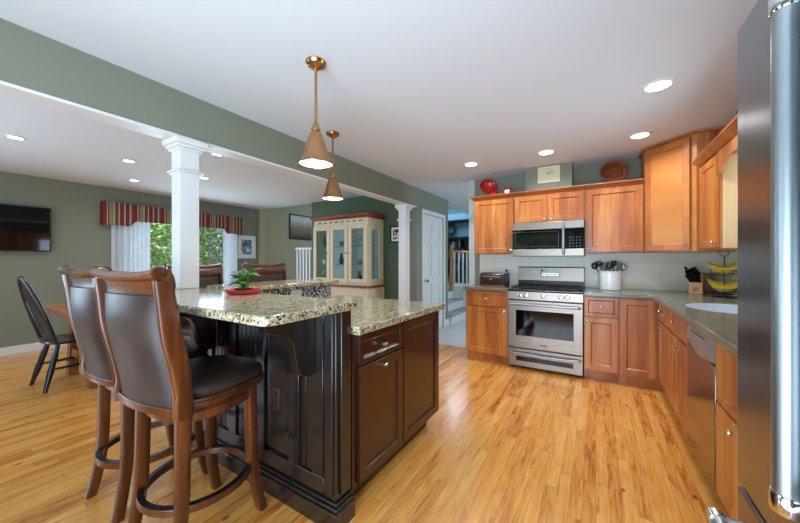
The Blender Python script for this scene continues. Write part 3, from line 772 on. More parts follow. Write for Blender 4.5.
# corbel
cb = [(0, 1.002), (.285, 1.002), (.285, .972), (.262, .935), (.225, .918), (.185, .910), (.150, .890), (.128, .855), (.118, .800), (.108, .745), (.085, .705), (.05, .690), (0, .690)]
c_ = MB(); c_.prism(cb, lambda u, v, a: (-1.178+a, KY0-.019-u, v), -.024, .024)
build('corbel', c_, M['espd'], t, .003)
c_ = MB(); c_.prism(cb, lambda u, v, a: (-2.05+a, KY0-.019-u, v), -.024, .024)
build('corbel', c_, M['espd'], t, .003)
# outlet on seating side
ol = MB(); ol.box(1.085, 1.130, .010, .016, .44, .555, Tk); o_ = build('outlet_plate', ol, plain('bronze_plate', '5b4030', .35, .5), t, .002)
ol = MB(); ol.box(1.098, 1.117, .016, .018, .455, .49, Tk); ol.box(1.098, 1.117, .016, .018, .505, .54, Tk); build('receptacle', ol, M['black'], o_)
# cabinet fronts facing the kitchen
Ti = frame((-1.01, KY1+.02, 0), (0, 1, 0), (1, 0, 0))
def isl_front(name, u0, u1, z0, z1, kn=None):
    d = panel_front(name, Ti, u0, u1, z0, z1, M['esp'], t, rail=.05, small=(z1-z0 < .2))
    if kn:
        k = MB(); k.tube([Ti((kn[0], .019, kn[1])), Ti((kn[0], .036, kn[1]))], .006, 8); k.tube([Ti((kn[0]-.014, .040, kn[1])), Ti((kn[0]+.014, .040, kn[1]))], .009, 10)
        build('knob', k, M['nickel'], d)
isl_front('drawer', .015, .425, .715, .862, (.21, .785))
isl_front('door', .015, .425, .130, .705, (.21, .672))
isl_front('door', .435, .935, .130, .862)
# granite tops
ob = rrect(-2.63, -.955, .675, 1.235, .05)
L_ = [p for p in ob]
outl = []
def arc(cx, cy, r, a0, a1, n=6): return [(cx+r*math.cos(a0+(a1-a0)*i/n), cy+r*math.sin(a0+(a1-a0)*i/n)) for i in range(n+1)]
outl = arc(-1.02, .73, .05, -PI/2, 0)+arc(-1.00, 1.165, .03, 0, PI/2)+arc(-2.60, 1.166, .03, PI/2, PI)+arc(-2.58, .73, .05, PI, 1.5*PI)
build('bar_top', slab(outl, [], BZ0, BZ1), M['granite'], t, .008, 3)
build('ledge_top', slab([(-1.955, 1.197)]+arc(-1.985, 2.11, .03, 0, PI/2)+arc(-2.34, 2.11, .03, PI/2, PI)+[(-2.37, 1.197)], [], 1.033, 1.063), M['granite'], t, .006, 3)
build('counter_top', slab([(-2.03, 1.192), (-.965, 1.192)]+arc(-.985, 2.20, .02, 0, PI/2)+arc(-2.02, 2.21, .01, PI/2, PI), [], .875, .914), M['granite'], t, .006, 3)
build('mosaic_backsplash', bx(-2.06, -2.036, 1.193, 2.10, .915, 1.0325), M['mosaic'], t)
o_ = tag(build('outlet_plate', bx(-2.036, -2.031, 1.66, 1.765, .935, 1.005), M['plastic'], bevel=.002, origin=(-2.036, 1.71, .93)), 'white outlet plate on the mosaic backsplash of the island', 'outlet')
k = MB(); 
for a in (1.678, 1.722): k.box(-2.031, -2.0295, a, a+.026, .950, .990)
build('receptacle', k, M['matte'], o_)

# ================================================================== COLUMNS
def column(label, x, y, z0, s=.062):
    t = thing('column', label, 'column', (x, y, z0), 0, 'square white columns under the beam')
    zt = 2.077
    build('shaft', bx(x-s, x+s, y-s, y+s, z0, zt-.06), M['white'], t, .003)
    pn = MB()
    for dx, dy in ((1, 0), (0, -1)):
        pass
    c = MB()
    for e, a, b_ in ((.014, zt-.080, zt-.060), (.028, zt-.06, zt-.040), (.042, zt-.040, zt-.001)): c.box(x-s-e, x+s+e, y-s-e, y+s+e, a, b_)
    build('capital', c, M['white'], t, .004)
    c = MB()
    for e, a, b_ in ((.010, 1.835, 1.850), (.022, 1.850, 1.862), (.010, 1.862, 1.870)): c.box(x-s-e, x+s+e, y-s-e, y+s+e, a, b_)
    build('collar', c, M['white'], t, .003)
    if z0 < .5:
        build('plinth', bx(x-s-.02, x+s+.02, y-s-.02, y+s+.02, 0, .15), M['white'], t, .003)
column('near white square column standing on the granite bar top', -2.474, 1.108, BZ1+.0005)
column('far white square column next to the hutch and panelled door', -2.478, 4.125, 0)

# ================================================================== STOOLS
def make_stool(label):
    t = thing('bar_stool', label, 'stool', (0, 0, 0), 0, 'leather backed bar stools around the island')
    B_ = lambda n, mb, m, p=t, **k: build(n, mb, M[m], p, local=True, **k)
    # legs: sabre curve, square section
    for sx, sy in ((1, 1), (-1, 1), (1, -1), (-1, -1)):
        wx = .150 if sy > 0 else .140
        lm = MB(); rings = []
        for i in range(13):
            q = i/12; z = .625*(1-q); fl = .050*max(0, q-.45)**2/.3025
            cx = sx*(wx+.008*q+fl*.30); cy = sy*(.155+.010*q+fl*.8)
            h = .024-.003*q
            rings.append(sect((cx, cy, z), (h, 0, 0), (0, h, 0), 16, 6))
        lm.loft(rings); B_('leg', lm, 'stool')
    # foot ring
    fr = MB(); rings = []
    for i in range(48):
        a = 2*PI*i/48; d = Vector((math.cos(a), math.sin(a), 0)); c = Vector((.205*d.x, .214*d.y, .235))
        rings.append([c+d*.013+Vector((0, 0, .015)), c-d*.013+Vector((0, 0, .015)), c-d*.013-Vector((0, 0, .015)), c+d*.013-Vector((0, 0, .015))])
    fr.loft(rings, loop=True); B_('foot_ring', fr, 'stool', bevel=.003)
    fp = MB(); rings = []
    for i in range(48):
        a = 2*PI*i/48; d = Vector((math.cos(a), math.sin(a), 0)); c = Vector((.205*d.x, .214*d.y, .2515))
        rings.append([c+d*.012+Vector((0, 0, .0015)), c-d*.012+Vector((0, 0, .0015)), c-d*.012-Vector((0, 0, .0015)), c+d*.012-Vector((0, 0, .0015))])
    fp.loft(rings, loop=True); B_('foot_ring_plate', fp, 'black')
    # apron and swivel
    ap = MB(); ap.loft([sect((0, 0.01, z), (r, 0, 0), (0, r*.98, 0), 40, 2.6) for r, z in ((.185, .575), (.195, .580), (.197, .615), (.188, .628))]); B_('apron', ap, 'stool')
    swv = MB(); swv.lathe([(.12, .628), (.12, .642)], n=24); B_('swivel_plate', swv, 'black')
    # seat frame + cushion
    sf = MB(); sf.loft([sect((0, 0.018, z), (r, 0, 0), (0, r*1.0, 0), 48, 3.2) for r, z in ((.215, .642), (.228, .646), (.232, .660), (.226, .668), (.232, .674), (.226, .682))]); B_('seat_frame', sf, 'stool')
    sc = MB(); sc.loft([sect((0, 0.024, z), (r, 0, 0), (0, r*.98, 0), 48, 3.0) for r, z in ((.220, .682), (.228, .692), (.230, .705), (.224, .716), (.205, .727), (.165, .735), (.10, .739), (.02, .740))]); B_('cushion', sc, 'leather')
    # back posts
    def pth(q):                              # side profile y(z)
        z = .635+(1.165-.635)*q
        y = -.196-.058*q+.010*math.sin(2*PI*q)-.012*max(0, q-.8)/.2
        return y, z
    for sx in (1, -1):
        pm = MB(); rings = []
        for i in range(19):
            q = i/18; y, z = pth(q); hw = .0145; hd = .024+.009*math.sin(PI*min(1, q*1.1)) + (.008 if q < .12 else 0) + .008*q
            cx = sx*(.213-.001*q)
            rings.append(sect((cx, y, z), (hw, 0, 0), (0, hd, 0), 16, 4))
        pm.loft(rings); p_ = B_('back_post', pm, 'stool')
        # carved ridge lines along the rear face
        cg = MB(); cg.tube([(sx*(.213-.001*i/18), pth(i/18)[0]-.022-.009*math.sin(PI*min(1, i/18*1.1))-.004, pth(i/18)[1]) for i in range(1, 18)], .006, 8); B_('carved_bead', cg, 'stool', p_)
    # top rail : curved crest rolled to the rear
    tr = MB(); rings = []
    for i in range(25):
        u = -1+2*i/24; x = .222*u; bow = -.040*(1-u*u)
        yc = -.256+bow*.5; zc = 1.150+.016*abs(u)**3
        roll = .012*abs(u)**4
        prf = [(.024, -.052), (.028, -.02), (.022, .012), (.010, .034), (-.012, .046), (-.034+(-roll), .044), (-.046-roll, .028), (-.036-roll, .014), (-.018, .006), (-.010, -.02), (-.008, -.052)]
        rings.append([(x, yc+a, zc+b) for a, b in prf])
    tr.loft(rings); B_('top_rail', tr, 'stool')
    for sx in (1, -1):
        sc_ = MB(); sc_.lathe([(.012, -.010), (.024, -.006), (.026, 0), (.024, .006), (.012, .010)], n=14, T=lambda p, sx=sx: (sx*.222+p[2], -.286+p[0], 1.193+p[1]*.9)); B_('scroll', sc_, 'stool')
    # leather back panel, curved in plan, bellied
    bk = MB(); rings = []
    for j in range(17):
        q = j/16; z = .668+(1.108-.668)*q; qq = (z-.635)/.55
        y0_, _ = pth(qq)
        hw = .200-.002*qq; row = []
        thick = .020*math.sin(PI*min(1, max(0, q*.96+.02)))**.4+.004
        nx = 13
        for k in range(nx): u = -1+2*k/(nx-1); row.append((hw*u, y0_-.008-.030*(1-u*u)-(thick+.014*math.sin(PI*q))*(1-u**6)*.75, z))
        for k in range(nx): u = 1-2*k/(nx-1); row.append((hw*u, y0_+.006-.022*(1-u*u)+thick*(1-u**6)*.75, z))
        rings.append(row)
    bk.loft(rings); B_('back_cushion', bk, 'leather')
    # bottom rail of back
    br_ = MB(); rings = []
    for i in range(15):
        u = -1+2*i/14; yc = -.206-.028*(1-u*u)
        rings.append(sect((.205*u, yc, .660), (0, .016, 0), (0, 0, .017), 12, 4))
    br_.loft(rings); B_('bottom_rail', br_, 'stool')
    return t
st = make_stool('nearest bar stool with brown leather back, standing in front of the granite bar')
st.location = (-1.57, .76, 0); st.rotation_euler = (0, 0, .12)
dup(st, (-2.105, .77, 0), .04, 'leather backed bar stool just left of the nearest stool, along the granite bar')
dup(st, (-2.62, 1.385, 0), -PI/2+.08, 'bar stool behind the near white column, facing the island')
dup(st, (-2.62, 2.02, 0), -PI/2-.05, 'far bar stool behind the red potted plant, facing the island')

# ================================================================== PENDANTS AND LIGHTS
def spot(loc, power, color=(.92, .95, 1), size=.14, ang=2.6):
    l = bpy.data.lights.new('lamp_light', 'AREA'); l.shape = 'DISK'; l.size = size; l.energy = power; l.color = color; l.spread = ang
    o = bpy.data.objects.new('lamp_light', l); COL.objects.link(o); o.location = loc; return o
def pendant(label, x, y):
    t = thing('pendant_lamp', label, 'lamp', (x, y, ZC), 0, 'brass cone pendants over the island')
    c = MB(); c.lathe([(.058, 0), (.060, -.008), (.052, -.022), (.030, -.032), (.014, -.048), (.008, -.055)], (x, y, ZC-.0005), 28); build('canopy', c, M['brass'], t)
    c = MB(); c.tube([(x, y, ZC-.05), (x, y, 2.04)], .0085, 10); build('rod', c, M['brass'], t)
    c = MB(); c.lathe([(.009, 2.05), (.015, 2.035), (.020, 2.015), (.026, 2.008), (.026, 1.992), (.020, 1.985)], (x, y, 0), 24); build('socket_cap', c, M['brass'], t)
    c = MB(); c.lathe([(.021, 1.998), (.036, 1.972), (.052, 1.930), (.066, 1.885), (.082, 1.835), (.093, 1.808), (.099, 1.803), (.101, 1.795)], (x, y, 0), 36, cap=False)
    s_ = build('lamp_shade', c, M['brass'], t); md = s_.modifiers.new('s', 'SOLIDIFY'); md.thickness = .003
    c = MB(); c.sphere((x, y, 1.850), .030); c.lathe([(.014, 1.87), (.014, 1.97)], (x, y, 0), 12); build('bulb', c, M['bulb'], t)
    c = MB(); c.lathe([(.092, 1.803), (.092, 1.807)], (x, y, 0), 30); build('diffuser', c, M['lamp'], t)
    spot((x, y, 1.797), 5, size=.18)
pendant('nearer brass cone pendant lamp hanging over the island', -1.387, 1.31)
pendant('farther brass cone pendant lamp hanging behind the first', -2.03, 2.12)
RL = [(.349, 2.669, 'recessed ceiling light nearest the refrigerator above the sink run'), (.347, 3.644, 'recessed ceiling light in front of the diagonal corner cabinet'),
      (-.451, 3.687, 'recessed ceiling light above the range'), (-1.271, 3.672, 'recessed ceiling light at the left end of the kitchen cabinets'),
      (-4.621, .625, 'recessed dining ceiling light above the television at far left'), (-4.595, 1.464, 'recessed dining ceiling light left of the column capital'),
      (-5.635, 1.857, 'recessed dining ceiling light closest to the striped valance'), (-3.482, 1.875, 'recessed dining ceiling light just right of the column capital'),
      (-4.641, 2.311, 'recessed dining ceiling light low beside the column shaft')]
for i, (x, y, lb) in enumerate(RL):
    t = thing('recessed_light', lb, 'ceiling light', (x, y, ZC), 0, 'recessed ceiling lights')
    k_ = 1 if i < 4 else .72; c = MB(); c.lathe([(.068*k_, -.001), (.090*k_, -.001), (.088*k_, -.008), (.070*k_, -.010)], (x, y, ZC), 28, cap=False)
    build('trim_ring', c, M['white'], t)
    c = MB(); c.lathe([(.068*k_, -.002), (.068*k_, -.007)], (x, y, ZC), 28); build('lens', c, M['lamp'], t)
    spot((x, y, ZC-.012), 7.5 if i < 4 else 4)

# ================================================================== THINGS ON THE KITCHEN COUNTERS
Z = CT1+.0005
# toaster
t = thing('toaster', 'long dark brown toaster on the counter left of the range', 'toaster', (-1.08, 4.02, Z))
b = MB(); b.prism([(-.07, .012), (.07, .012), (.07, .15), (.05, .172), (-.03, .172), (-.062, .150), (-.072, .11)], lambda u, v, a: (a, 4.02+u, Z+v), -1.255, -.945); build('body', b, M['toast'], t, .008, 3)
build('base', bx(-1.258, -.942, 3.942, 4.098, Z, Z+.016), M['redwood'], t, .004)
build('end_cap', bx(-.945, -.915, 3.950, 4.090, Z, Z+.170), M['black'], t, .012, 3)
build('slot', bx(-1.21, -.98, 4.008, 4.032, Z+.1722, Z+.1735), M['black'], t)
b = MB(); b.lathe([(.016, 0), (.014, .004), (.001, .005)], n=16, T=lambda p: (-1.12+p[0]*1.6, 3.949-p[2], Z+.085+p[1])); build('badge', b, M['chrome'], t)
b = MB(); b.tube([(-1.20, 3.955, Z+.125), (-1.20, 3.94, Z+.122), (-.99, 3.94, Z+.122), (-.99, 3.955, Z+.125)], .004, 8); build('trim_bar', b, M['chrome'], t)
b = MB(); b.tube([(-.97, 4.10, Z+.06), (-.985, 4.25, Z+.10), (-1.0, 4.36, Z+.14), (-1.03, 4.39, 1.085), (-1.025, 4.412, 1.10)], .004, 8); b.box(-1.042, -1.012, 4.385, 4.413, 1.090, 1.115); build('power_cord', b, M['black'], t)
def outlet(x, z, label):
    o = tag(build('outlet_plate', bx(x-.037, x+.037, YB-.020, YB-.0125, z-.058, z+.058), M['plastic'], bevel=.003, origin=(x, YB-.02, z)), label, 'outlet')
    k = MB(); k.box(x-.016, x+.016, YB-.0215, YB-.020, z+.008, z+.042); k.box(x-.016, x+.016, YB-.0215, YB-.020, z-.042, z-.008); build('receptacle', k, M['matte'], o)
outlet(-1.03, 1.12, 'white outlet plate on the backsplash above the brown toaster')
outlet(.30, 1.135, 'white outlet plate on the backsplash beside the utensil crock')
# crock with utensils
cx, cy = .132, 4.17
t = thing('utensil_crock', 'round white ceramic crock standing on the counter right of the range', 'crock', (cx, cy, Z))
b = MB(); b.lathe([(.095, 0), (.103, .006), (.105, .02), (.105, .195), (.109, .20), (.109, .208), (.100, .208), (.097, .195), (.096, .02), (.001, .015)], (cx, cy, Z), 36); build('pot', b, M['porc'], t)
b = MB()
for s_ in (1, -1): b.tube([(cx+s_*.104, cy, Z+.175), (cx+s_*.125, cy, Z+.178), (cx+s_*.128, cy, Z+.150), (cx+s_*.105, cy, Z+.140)], .006, 8)
build('lug_handle', b, M['porc'], t)
rn = random.Random(5)
ut = [(-.075, .03, 'spoon'), (-.05, -.03, 'ladle'), (-.02, .04, 'spatula'), (.005, -.02, 'spoon'), (.03, .03, 'ladle'), (.055, -.03, 'spatula'), (.075, .02, 'spoon')]
for i, (dx, dy, kd) in enumerate(ut):
    base = Vector((cx+dx*.35, cy+dy*.4, Z+.03)); tip = Vector((cx-.012+dx*1.75, cy+dy*1.2-.01, Z+.275+.022*math.sin(i*2)-.15*abs(dx)))
    nm = {'spoon': 'serving_spoon', 'ladle': 'ladle', 'spatula': 'spatula'}[kd]
    mb = MB(); mb.tube([base, tip], .005, 8)
    d = (tip-base).normalized(); mat = 'black' if i != 6 else 'nickel'
    t2 = thing(nm, '%s %s %s leaning in the white crock' % (['leftmost', 'second from left', 'third from left', 'middle', 'third from right', 'second from right', 'rightmost'][i], 'black' if i != 6 else 'steel', kd), 'utensil', base, 0, 'kitchen utensils in the crock')
    build('shaft', mb, M[mat], t2)
    h = MB()
    if kd == 'spatula': h.box(tip.x-.03, tip.x+.03, tip.y-.003, tip.y+.003, tip.z-.03, tip.z+.045)
    elif kd == 'spoon': h.sphere(tip, .034, 1, .35, 1.2, 10)
    else: h.sphere(tip, .038, 1, .8, .8, 10)
    build('head', h, M[mat], t2)
# knife block
kx, ky = .845, 4.20
t = thing('knife_block', 'light wood knife block with black knives near the backsplash', 'knife block', (kx, ky, Z), -.25)
R_ = lambda n, mb, m, p=t, **k: build(n, mb, M[m], p, local=True, **k)
b = MB(); b.prism([(-.09, 0), (.065, 0), (.065, .13), (-.02, .20), (-.09, .10)], lambda u, v, a: (a, u, v), -.05, .05); R_('block', b, 'block', bevel=.004)
b = MB(); b.box(-.022, .022, -.0912, -.090, .025, .065); R_('logo_mark', b, 'redwood')
dv = Vector((-.42, -.48, .77))
for i in range(4):
    for j in range(3):
        p0 = Vector((-.033+.022*i, -.075+.028*j, .115+.030*j)); p1 = p0+dv*(.085+.012*((i+j) % 3))
        k = MB(); k.tube([p0, p1], .0085, 8, sy=1.3); 
        o = build('knife_handle', k, M['black'], t, local=True)
# cutting board behind block
b = MB(); b.prism(rrect(-.075, .075, 0, .20, .02, 4), lambda u, v, a: (u, a+v*.18, v), 0, .016)
o = build('cutting_board', b, M['board'], origin=(0, 0, 0)); o.location = (1.0-.06, 4.335, Z); o.rotation_euler = (0, 0, -.2)
tag(o, 'brown wooden cutting board leaning behind the knife block', 'cutting board')
# two tier banana basket
bx_, by_ = .960, 3.86
t = thing('fruit_basket', 'two tier black wire fruit basket beside the knife block', 'fruit basket', (bx_, by_, Z))
b = MB(); b.tube([(bx_, by_+.0, Z+.006), (bx_, by_, Z+.36)], .004, 8)
b.tube([(bx_+.03*math.cos(a*.5236), by_, Z+.39+.03*math.sin(a*.5236)) for a in range(12)], .003, 6, loop=True); build('pole', b, M['black'], t)
for zz, rr in ((.03, .12), (.19, .10)):
    b = MB()
    for q, r2 in ((0, rr*.45), (.02, rr*.8), (.05, rr)): b.tube([(bx_+r2*math.cos(a*2*PI/28), by_+r2*math.sin(a*2*PI/28), Z+zz+q) for a in range(28)], .003, 6, loop=True)
    for a in range(10): 
        an = a*2*PI/10; b.tube([(bx_, by_, Z+zz), (bx_+rr*.45*math.cos(an), by_+rr*.45*math.sin(an), Z+zz), (bx_+rr*.8*math.cos(an), by_+rr*.8*math.sin(an), Z+zz+.02), (bx_+rr*math.cos(an), by_+rr*math.sin(an), Z+zz+.05)], .0022, 6)
    build('wire_bowl', b, M['black'], t)
b = MB(); b.tube([(bx_+.085*math.cos(a*2*PI/24), by_+.085*math.sin(a*2*PI/24), Z+.004) for a in range(24)], .004, 6, loop=True)
for an in (0, PI/2, PI, 1.5*PI): b.tube([(bx_, by_, Z+.006), (bx_+.085*math.cos(an), by_+.085*math.sin(an), Z+.004)], .003, 6)
build('foot_ring', b, M['black'], t)
def banana(c, ang, tilt, label, Lh=.10):
    path = []; rad = []
    for i in range(13):
        q = -1+i/6; a = q*1.0; path.append(Vector((.105*math.sin(a), 0, .105*(1-math.cos(a))*1.0))); rad.append(.007+.0165*max(0, 1-abs(q)**3))
    Rm = Matrix.Rotation(ang, 3, 'Z') @ Matrix.Rotation(tilt, 3, 'X')
    t = thing('banana', label, 'banana', c, 0, 'bananas in the wire basket')
    mb = MB(); mb.tube([Vector(c)+Rm @ p for p in path], rad, 8); build('peel', mb, M['banana'], t)
    mb = MB(); e = Vector(c)+Rm @ path[-1]; e0 = Vector(c)+Rm @ path[-2]; mb.tube([e0, e+(e-e0)*.8], [.007, .005], 6); build('stem', mb, M['bananatip'], t)
nm = ['front', 'second', 'third', 'rear']
for tier, zb in ((0, .075), (1, .235)):
    for i in range(3 if tier else 4):
        banana((bx_-.02+.006*i, by_-.055+.036*i, Z+zb+.010*i), PI+.25-.10*i, -.35+.2*i, '%s yellow banana in the %s wire bowl of the fruit basket' % (nm[i], 'upper' if tier else 'lower'))

# ================================================================== THINGS ON TOP OF CABINETS
ZT = 2.0805
# red platter + red vase shapes
t = thing('red_bowl', 'large shiny red bowl tipped on its side above the left cabinet', 'bowl', (-1.23, 4.20, ZT))
Rm = Matrix.Rotation(1.05, 3, 'X') @ Matrix.Rotation(.45, 3, 'Y')
b = MB(); pr_ = [(.02, 0), (.035, .002), (.072, .026), (.106, .070), (.118, .095), (.112, .096), (.098, .070), (.062, .032), (.001, .018)]
off_ = Vector((-1.235, 4.225, ZT+.104))
b.lathe(pr_, n=30, T=lambda p: off_+Rm @ Vector((p[0], p[1], p[2]-.02))); build('dish', b, M['red'], t)
b = MB(); b.lathe([(.035, 0), (.05, .01), (.055, .03), (.045, .055), (.02, .065), (.001, .066)], (-1.135, 4.18, ZT), 20)
tag(build('red_jar', b, M['red'], origin=(-1.135, 4.18, ZT)), 'low red glazed jar right beside the tipped red bowl', 'jar')
t = thing('red_tin', 'small red and white tin above the left wall cabinet', 'tin', (-.955, 4.16, ZT))
b = MB(); b.box(-.998, -.915, 4.125, 4.195, ZT, ZT+.075); build('box', b, M['red'], t, .004)
b = MB(); b.box(-.985, -.928, 4.1235, 4.125, ZT+.012, ZT+.056); build('label_panel', b, M['plastic'], t)
b = MB(); b.box(-1.0, -.913, 4.123, 4.197, ZT+.0755, ZT+.085); build('lid', b, M['red'], t, .003)
# basket tilted
t = thing('wicker_basket', 'reddish wicker basket tilted on its side above the wide cabinet', 'basket', (.165, 4.2, ZT))
Rm = Matrix.Rotation(1.32, 3, 'X'); off_ = Vector((.165, 4.275, ZT+.124))
S = lambda p: off_+Matrix.Rotation(.12, 3, 'Y') @ (Rm @ Vector((p[0]*1.06, p[1]*.96, p[2]-.03)))
b = MB(); b.lathe([(.07, 0), (.09, .01), (.105, .05), (.118, .10), (.122, .105), (.112, .100), (.098, .05), (.08, .018), (.001, .012)], n=32, T=S); build('bowl', b, M['wicker'], t)
b = MB(); b.tube([S((.118*math.cos(a*2*PI/36), .118*math.sin(a*2*PI/36), .104+.004*(a % 2))) for a in range(36)], .010, 8, loop=True); build('rim', b, M['wicker'], t)
b = MB(); b.tube([S((.10, -.07, .10)), S((.09, -.05, .135)), S((.085, 0, .150)), S((.09, .05, .135)), S((.10, .07, .10))], .007, 8); build('handle', b, M['wicker'], t)
# sign
t = thing('framed_sign', 'small framed cream sign with lettering on the soffit over the microwave', 'sign', (-.483, 4.198, 2.18))
sx0, sx1, sz0, sz1 = -.604, -.362, 2.182, 2.375
b = MB(); b.box(sx0, sx1, 4.184, 4.199, sz0, sz0+.012); b.box(sx0, sx1, 4.184, 4.199, sz1-.012, sz1); b.box(sx0, sx0+.012, 4.184, 4.199, sz0+.012, sz1-.012); b.box(sx1-.012, sx1, 4.184, 4.199, sz0+.012, sz1-.012); build('frame', b, M['cream'], t)
build('plaque', bx(sx0+.012, sx1-.012, 4.190, 4.199, sz0+.012, sz1-.012), plain('sign_cream', 'd9d4b2', .6), t)
def text(s, loc, size, mat, parent, rot=(PI/2, 0, 0), name='lettering'):
    cu = bpy.data.curves.new(name, 'FONT'); cu.body = s; cu.size = size; cu.align_x = 'CENTER'; cu.extrude = .0005
    o = bpy.data.objects.new(name, cu); COL.objects.link(o)
    dg = bpy.context.evaluated_depsgraph_get(); me = bpy.data.meshes.new_from_object(o.evaluated_get(dg)); bpy.data.objects.remove(o)
    me.materials.append(mat); ob = bpy.data.objects.new(name, me); COL.objects.link(ob); ob.parent = parent
    q = Vector((0, 0, 0)); pp = parent
    while pp is not None: q += pp.location; pp = pp.parent
    ob.location = Vector(loc)-q; ob.rotation_euler = rot; return ob
gr = plain('grey_lettering', '7b7664', .7)
text('~~~~~~~', (-.483, 4.1895, 2.335), .030, gr, t); text('XY', (-.468, 4.1895, 2.272), .062, gr, t); text('-', (-.535, 4.1895, 2.28), .05, gr, t); text('-', (-.405, 4.1895, 2.28), .05, gr, t)
text('~~~~~~~~', (-.483, 4.1895, 2.228), .028, gr, t); text('~~~~~~~', (-.483, 4.1895, 2.206), .026, gr, t)
# dark bowl on right cabinets
b = MB(); b.lathe([(.03, 0), (.05, .005), (.10, .03), (.115, .05), (.108, .05), (.09, .03), (.001, .012)], (.83, 2.66, 2.0825), 26)
tag(build('dark_bowl', b, M['black'], origin=(.83, 2.66, 2.0825)), 'small dark bowl on top of the right wall cabinets near the refrigerator', 'bowl')
b = MB()

# plant on the bar
px_, py_ = -1.765, 1.10; ZP = BZ1+.0005
t = thing('potted_plant', 'small green leafy plant in a shallow red dish on the granite bar', 'plant', (px_, py_, ZP))
b = MB(); b.lathe([(.07, 0), (.085, .004), (.098, .022), (.10, .028), (.094, .028), (.08, .012), (.001, .010)], (px_, py_, ZP), 30); build('dish', b, M['redpot'], t)
b = MB(); b.lathe([(.04, .011), (.05, .03), (.048, .034), (.001, .036)], (px_, py_, ZP), 20); build('soil', b, M['bark'], t)
b = MB(); lf = MB(); rn = random.Random(11)
for i in range(75):
    a = rn.random()*6.28; l_ = rn.uniform(.02, .085); up = rn.uniform(.02, .115)
    tip = Vector((px_+l_*math.cos(a), py_+l_*math.sin(a), ZP+.03+up)); b.tube([(px_, py_, ZP+.03), (px_+l_*.4*math.cos(a), py_+l_*.4*math.sin(a), ZP+.03+up*.8), tip], .0015, 5)
    d = Vector((math.cos(a), math.sin(a), rn.uniform(-.5, .5))).normalized(); s_ = Vector((-math.sin(a), math.cos(a), rn.uniform(-.4, .4))).normalized(); L = rn.uniform(.014, .024)
    lf.face([lf.b.verts.new(x) for x in (tip-d*L, tip-s_*L*.7, tip+d*L*.4-s_*L*.5, tip+d*L*1.2, tip+d*L*.4+s_*L*.5, tip+s_*L*.7)])
build('stem', b, M['leaf'], t); build('foliage', lf, M['leaf'], t, smooth=False)

# ================================================================== DINING SIDE
# television
t = thing('television', 'flat black television mounted high on the green wall', 'television', (XL+.06, .63, 1.36))
build('bracket', bx(XL, XL+.05, .45, .85, 1.5, 1.8), M['black'], t)
build('casing', bx(XL+.05, XL+.09, .10, 1.19, 1.36, 1.965), M['black'], t, .004)
build('screen', bx(XL+.09, XL+.092, .115, 1.175, 1.378, 1.950), M['blackg'], t)
# valance over the patio door
b = MB(); y0, y1 = 1.725, 4.0; N = 60; rings = []
for i in range(N+1):
    q = i/N; y = y0+(y1-y0)*q; e = min(q, 1-q)*2
    zb = 1.795 if e < .30 else (1.795+.085*min(1, (e-.30)/.07))
    d_ = .12+.006*math.sin(i*1.7)
    rings.append([(XL+d_-.02, y, zb), (XL+d_, y, zb), (XL+d_+.006, y, (zb+2.155)/2), (XL+d_, y, 2.155), (XL+.002, y, 2.155), (XL+.002, y, 2.135), (XL+d_-.02, y, 2.135)])
for a in (y0, y1-.012): b.box(XL+.002, XL+.085, a, a+.012, 1.795, 2.134)
b.loft(rings); tag(build('window_valance', b, M['valance'], origin=(XL, 2.86, 1.8)), 'striped red and tan fabric valance above the patio door', 'valance')
def blind(a, b_, label):
    mb = MB(); n = int((b_-a)/.055)
    for i in range(n):
        y = a+(i+.5)*(b_-a)/n; ang = .9
        dx, dy = .042*math.sin(ang)*.6, .042*math.cos(ang)*.75
        mb.loft([[(XL+.055-dx, y-dy, z), (XL+.055, y+.006, z), (XL+.055+dx, y+dy, z), (XL+.055, y+.0075, z)] for z in (.06, 1.90)])
    t = thing('vertical_blind', label, 'blind', (XL+.055, (a+b_)/2, .06))
    build('vanes', mb, plain('blind_vane_grey', 'c6cad0', .6), t)
    build('head_rail', bx(XL+.03, XL+.08, a, b_, 1.90, 1.94), M['white'], t)
blind(1.84, 2.36, 'white vertical blind gathered at the left side of the patio door')
blind(3.60, 3.90, 'white vertical blind gathered at the right side of the patio door')
def picture(name, label, P0, u, n, W_, H_, fr_, mat_w, fm, art, cat='picture', fd=.02):
    t = thing(name, label, cat, P0); T = frame(P0, u, n)
    b = MB(); b.box(0, W_, .001, fd, 0, fr_, T); b.box(0, W_, .001, fd, H_-fr_, H_, T); b.box(0, fr_, .001, fd, fr_, H_-fr_, T); b.box(W_-fr_, W_, .001, fd, fr_, H_-fr_, T); build('frame', b, M[fm], t)
    if mat_w: build('mat', MB().box(fr_, W_-fr_, .001, fd*.5, fr_, H_-fr_, T), M['matte'], t)
    a = fr_+mat_w; o = build('print', MB().box(a, W_-a, fd*.5, fd*.5+.002, a, H_-a, T), M[art], t)
picture('framed_print', 'white framed blue ink print on the green wall right of the patio door', (XL, 3.935, 1.285), (0, 1, 0), (1, 0, 0), .42, .50, .02, .07, 'white', 'ink')
picture('framed_print', 'large black framed landscape picture on the beige stairwell wall', (XL, 5.281, 1.78), (0, 1, 0), (1, 0, 0), .95, .64, .035, 0, 'black', 'land')
picture('framed_print', 'small black framed print on dark green wall between hutch and column', (-2.94, 4.449, 1.535), (1, 0, 0), (0, -1, 0), .22, .28, .025, .03, 'black', 'floral')
def switch(P0, u, n, label):
    T = frame(P0, u, n); o = tag(build('light_switch', MB().box(0, .075, .0005, .007, 0, .115, T), M['plastic'], origin=P0), label, 'light switch')
    build('toggle', MB().box(.028, .047, .007, .012, .04, .075, T), M['matte'], o)
switch((XL, 4.08, 1.08), (0, 1, 0), (1, 0, 0), 'white switch plate below the blue ink print')
